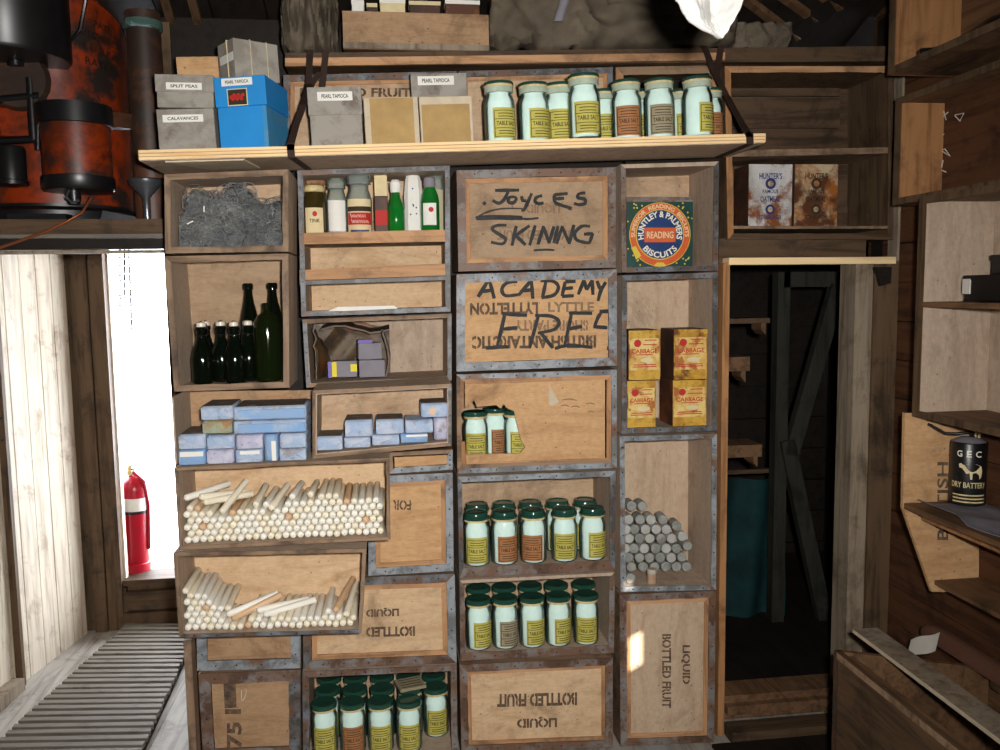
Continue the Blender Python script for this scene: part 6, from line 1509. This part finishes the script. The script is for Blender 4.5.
# chalk scribble in the second case
T, xf, xb, y, zb, zt = t2_
q = MB(); xx = xb-0.0025
for lst in (((940, 92), (938, 106), (931, 117)), ((935, 108), (942, 118), (948, 112)), ((938, 132), (942, 143), (934, 146)), ((934, 153), (945, 149), (950, 156), (940, 150)), ((955, 115), (964, 113), (960, 121), (955, 116)), ((936, 168), (946, 172)), ((936, 100), (934, 112), (928, 120)), ((937, 102), (944, 112), (946, 120)), ((932, 136), (938, 139), (944, 134)), ((929, 150), (935, 148)), ((938, 160), (940, 172)), ((943, 160), (941, 170))):
    q.tube([PX(p, r+(8 if r < 100 else 0), xx) for p, r in lst], 0.0018, 5)
q.build('chalk_scribble', 'chalk', T)
# dark tin boxes on the mid shelf of the third case
T, xf, xb, y, zb, zt = t3_
zs2 = zs+0.005
o, hx, hy, h = box_thing('dark_tin_box', 'low dark tin box with a chipped pale corner on the thin mid shelf', 'box', xf+0.085, xb-0.004, y-0.42, y-0.09, zs2, zs2+0.075, 'black', 'dark tin boxes', 0, 0.004)
MB().box(-hx-0.002, hx, -hy-0.002, hy+0.002, h-0.012, h+0.003).build('lid', 'black', o); MB().box(-hx-0.004, -hx+0.03, hy-0.03, hy+0.003, h*0.3, h*0.9).build('chipped_corner', 'chalk', o)
o, hx, hy, h = box_thing('dark_tin_box', 'small dark box lying on top of the low tin box', 'box', xb-0.09, xb-0.004, y-0.32, y-0.11, zs2+0.0785, zs2+0.135, 'black', 'dark tin boxes', 0, 0.004)
MB().box(-hx-0.002, hx, -hy-0.002, hy+0.002, h-0.012, h+0.003).build('lid', 'black', o)
# bracket shelf with the battery
pb4 = 979; y4 = PX(pb4, 500, XW-0.012).y
def b4(p, r): return P(p, r, y4)
t = thing('bracket_shelf', 'two-tier bracket shelf with a stencilled end board on the dark side wall', 'shelf', b4(940, 500))
MB().prism([b4(905, 413), b4(pb4, 414), b4(pb4, 588), b4(966, 592), b4(932, 592), b4(903, 508)], (0, 0.014, 0)).build('end_board', 'ply_o', t)
q = MB(); write(q, 'BRITISH', b4(937, 462) + Vector((0, 0, 0)), b4(948, 462), b4(948, 540), b4(937, 540), -90, 0.02, off=(0, -0.0012, 0)); q.build('lettering', 'stencil', t)
xs4, zs4 = b4(905, 503).x, b4(905, 503).z
MB().box(xs4-0.004, XW-0.003, 1.3, y4-0.002, zs4-0.018, zs4).build('upper_shelf', 'brown_y', t)
x5, z5 = b4(934, 580).x, b4(934, 580).z
MB().box(x5, XW-0.003, 1.3, y4-0.002, z5-0.014, z5).build('lower_shelf', 'brown_y', t)
MB().box(xs4+0.04, xs4+0.058, 1.3, y4-0.03, zs4-0.05, zs4-0.019).build('shelf_rail', 'orange_wood', t)
MB().box(XW-0.06, XW-0.01, y4-0.35, y4-0.30, z5+0.001, zs4-0.019).build('wall_cleat', 'orange_wood', t)
def newsp(u, v): return (xs4+0.01+(XW-xs4-0.06)*u, y4-0.05-0.75*v, zs4+0.003+0.012*max(0, noise.noise(Vector((u*4, v*5, 1))))+0.02*(1-u)**6*(v < 0.3))
tag(MB().sheet(newsp, 16, 16, (0, 0, 0.002)).build('newspaper_sheet', 'greypack', smooth=50), 'grey crumpled paper sheet lining the bracket shelf', 'paper')
# battery
zb4 = zs4+0.016; yb4 = y4-0.085; xb4 = P(968, 470, yb4).x
rb_ = (P(986, 470, yb4).x-P(949.5, 470, yb4).x)/2*0.84; hb4 = (P(967, 439, yb4).z-zb4)*0.97
t = thing('battery_can', 'black cylindrical dry battery lettered G E C on the bracket shelf', 'battery', (xb4, yb4, zb4)); t['_at'] = (0, 0, 0)
MB().lathe([(rb_*0.98, 0), (rb_, 0.003), (rb_, hb4-0.004), (rb_*0.96, hb4), (0, hb4)], 40).build('body', 'black', t, smooth=40)
MB().lathe([(rb_*0.92, hb4), (rb_*0.5, hb4+0.012), (0, hb4+0.014)], 20).build('pitch_top', 'greypack', t, smooth=40)
MB().tube([(rb_*0.3, 0, hb4+0.01), (0, -0.01, hb4+0.03), (-rb_*0.7, -0.01, hb4+0.022), (-rb_*1.3, 0.0, hb4+0.02), (-rb_*2.2, 0.02, hb4+0.045)], 0.005, 8).build('wire_lead', 'black', t, smooth=60)
MB().tube([(rb_*0.3, 0, hb4+0.008), (rb_*0.3, -0.01, hb4+0.03), (rb_*0.5, -0.01, hb4+0.03), (rb_*0.5, 0, hb4+0.008)], 0.004, 6).build('terminal', 'gold', t, smooth=60)
def can_arc(q, body, a0, a1, z0, z1): on_arc(q, body, rb_+0.0008, a0, a1, z0*hb4, z1*hb4)
q = MB(); can_arc(q, 'G', -0.75, -0.45, 0.78, 0.88); can_arc(q, 'E', -0.22, 0.03, 0.78, 0.88); can_arc(q, 'C', 0.25, 0.58, 0.78, 0.88); q.build('white_lettering', 'biswhite', t)
q = MB(); can_arc(q, 'DRY BATTERY', -1.05, 0.95, 0.29, 0.38)
for z in (0.16, 0.105, 0.05): label_arc(q, rb_+0.0004, -0.95, 0.9, z*hb4, (z+0.022)*hb4)
q.build('gold_lettering', 'gold', t)
q = MB(); an = [(-0.62, 0.66), (-0.5, 0.68), (-0.38, 0.655), (-0.1, 0.665), (0.3, 0.675), (0.6, 0.64), (0.66, 0.56), (0.62, 0.47), (0.5, 0.43), (0.46, 0.50), (0.30, 0.54), (0.12, 0.53), (0.10, 0.43), (0.0, 0.43), (-0.04, 0.53), (-0.22, 0.52), (-0.32, 0.56), (-0.42, 0.60), (-0.58, 0.61)]
q.add([((rb_+0.0015)*math.sin(a), -(rb_+0.0015)*math.cos(a), z*hb4) for a, z in an], [tuple(range(len(an)))]); q.build('beast_emblem', 'cream', t)
t.rotation_euler.z = -math.atan2(xb4, yb4)*0.8
# open crate with a board across it
Xc = 1.36; yc = PX(834, 650, Xc).y; zc = PX(834, 650, Xc).z
t = thing('open_crate', 'large open dark-sided crate standing on the floor at the dark side', 'crate', (Xc, yc, 0))
MB().box(Xc, Xc+0.022, 1.15, yc-0.024, 0.0, zc).build('side_board', 'dark_y', t, bevel=0.003); MB().prism([(Xc+0.023, yc-0.022, 0), (XW-0.03, yc-0.022, 0), (XW-0.03, yc-0.022, zc-0.09), (Xc+0.023, yc-0.022, zc)], (0, 0.022, 0)).build('end_board', 'brown_y', t, bevel=0.002)
MB().box(Xc, Xc+0.022, yc-0.022, yc, 0.0, zc).build('corner_post', 'rustpipe', t)
MB().box(XW-0.029, XW-0.008, 1.15, yc, 0.0, zc-0.14).build('side_board', 'brown_y', t, bevel=0.003); MB().box(Xc+0.023, XW-0.03, 1.15, yc-0.023, 0.03, 0.06).build('bottom_board', 'dark_y', t)
MB().box(Xc+0.023, Xc+0.05, 1.15, yc-0.024, zc-0.05, zc-0.012).build('inner_batten', 'brown_y', t)
MB().box(Xc-0.0015, Xc-0.0005, 1.15, yc-0.02, zc-0.02, zc).build('worn_edge', 'edge', t)
zb_ = zc+0.012
pa1, pa2, pa3, pa4 = PZ(853, 629, zb_), PZ(872, 630, zb_), PZ(1010, 700, zb_), PZ(985, 728, zb_)
d = (pa4-pa1); d.z = 0; dn = d.normalized(); nn = Vector((-dn.y, dn.x, 0)); 
if nn.x < 0: nn = -nn
far_, near_ = pa1, pa1+dn*1.25; wd = 0.085
t = thing('loose_board', 'grey worn board with pale edge lying slantwise over the open crate', 'board', ((far_.x+near_.x)/2, (far_.y+near_.y)/2, zb_-0.011))
MB().prism([far_, near_, near_+nn*wd, far_+nn*wd], (0, 0, -0.011)).build('board', 'weather', t, bevel=0.001)
MB().prism([far_-nn*0.0015, near_-nn*0.0015, near_-nn*0.0003, far_-nn*0.0003], (0, 0, -0.012)).build('pale_edge', 'edgecard', t)
# paper scrap, spade blade, rail
def scrap(u, v):
    q = PX(911+29*u, 640+15*v*(1-0.5*u)-8*u*(1-v), XW-0.16); return (q.x-0.03*v, q.y-0.02*v, q.z+0.004*math.sin(u*6))
tag(MB().sheet(scrap, 6, 6, (0, 0, 0.001)).build('paper_scrap', 'paper'), 'torn white paper scrap caught beside the slanting board', 'paper')
XR = XW-0.07; c = PX(924, 622, XR)
t = thing('round_rail', 'brown half-round wooden rail with a rounded end above the open crate', 'rail', (c.x, c.y, c.z-0.03))
def rail(u, v):
    a = (u-0.5)*PI; s = min(1.0, 0.35+0.65*math.sqrt(min(1, v/0.06)))
    return (c.x+0.040*math.sin(a)*s, c.y-1.15*v, c.z-0.025+0.040*math.cos(a)*s)
MB().sheet(rail, 16, 40, (0, 0, -0.004)).build('rail_body', 'brown_en', t, smooth=60)
MB().box(c.x-0.02, XW-0.002, c.y-0.40, c.y-0.36, c.z-0.065, c.z-0.031).build('wall_bracket', 'dark', t)
MB().box(c.x-0.02, XW-0.002, c.y-0.9, c.y-0.86, c.z-0.065, c.z-0.031).build('wall_bracket', 'dark', t)

for o in bpy.data.objects:
    if '_at' in o: del o['_at']
    if 'front_y' in o: del o['front_y']
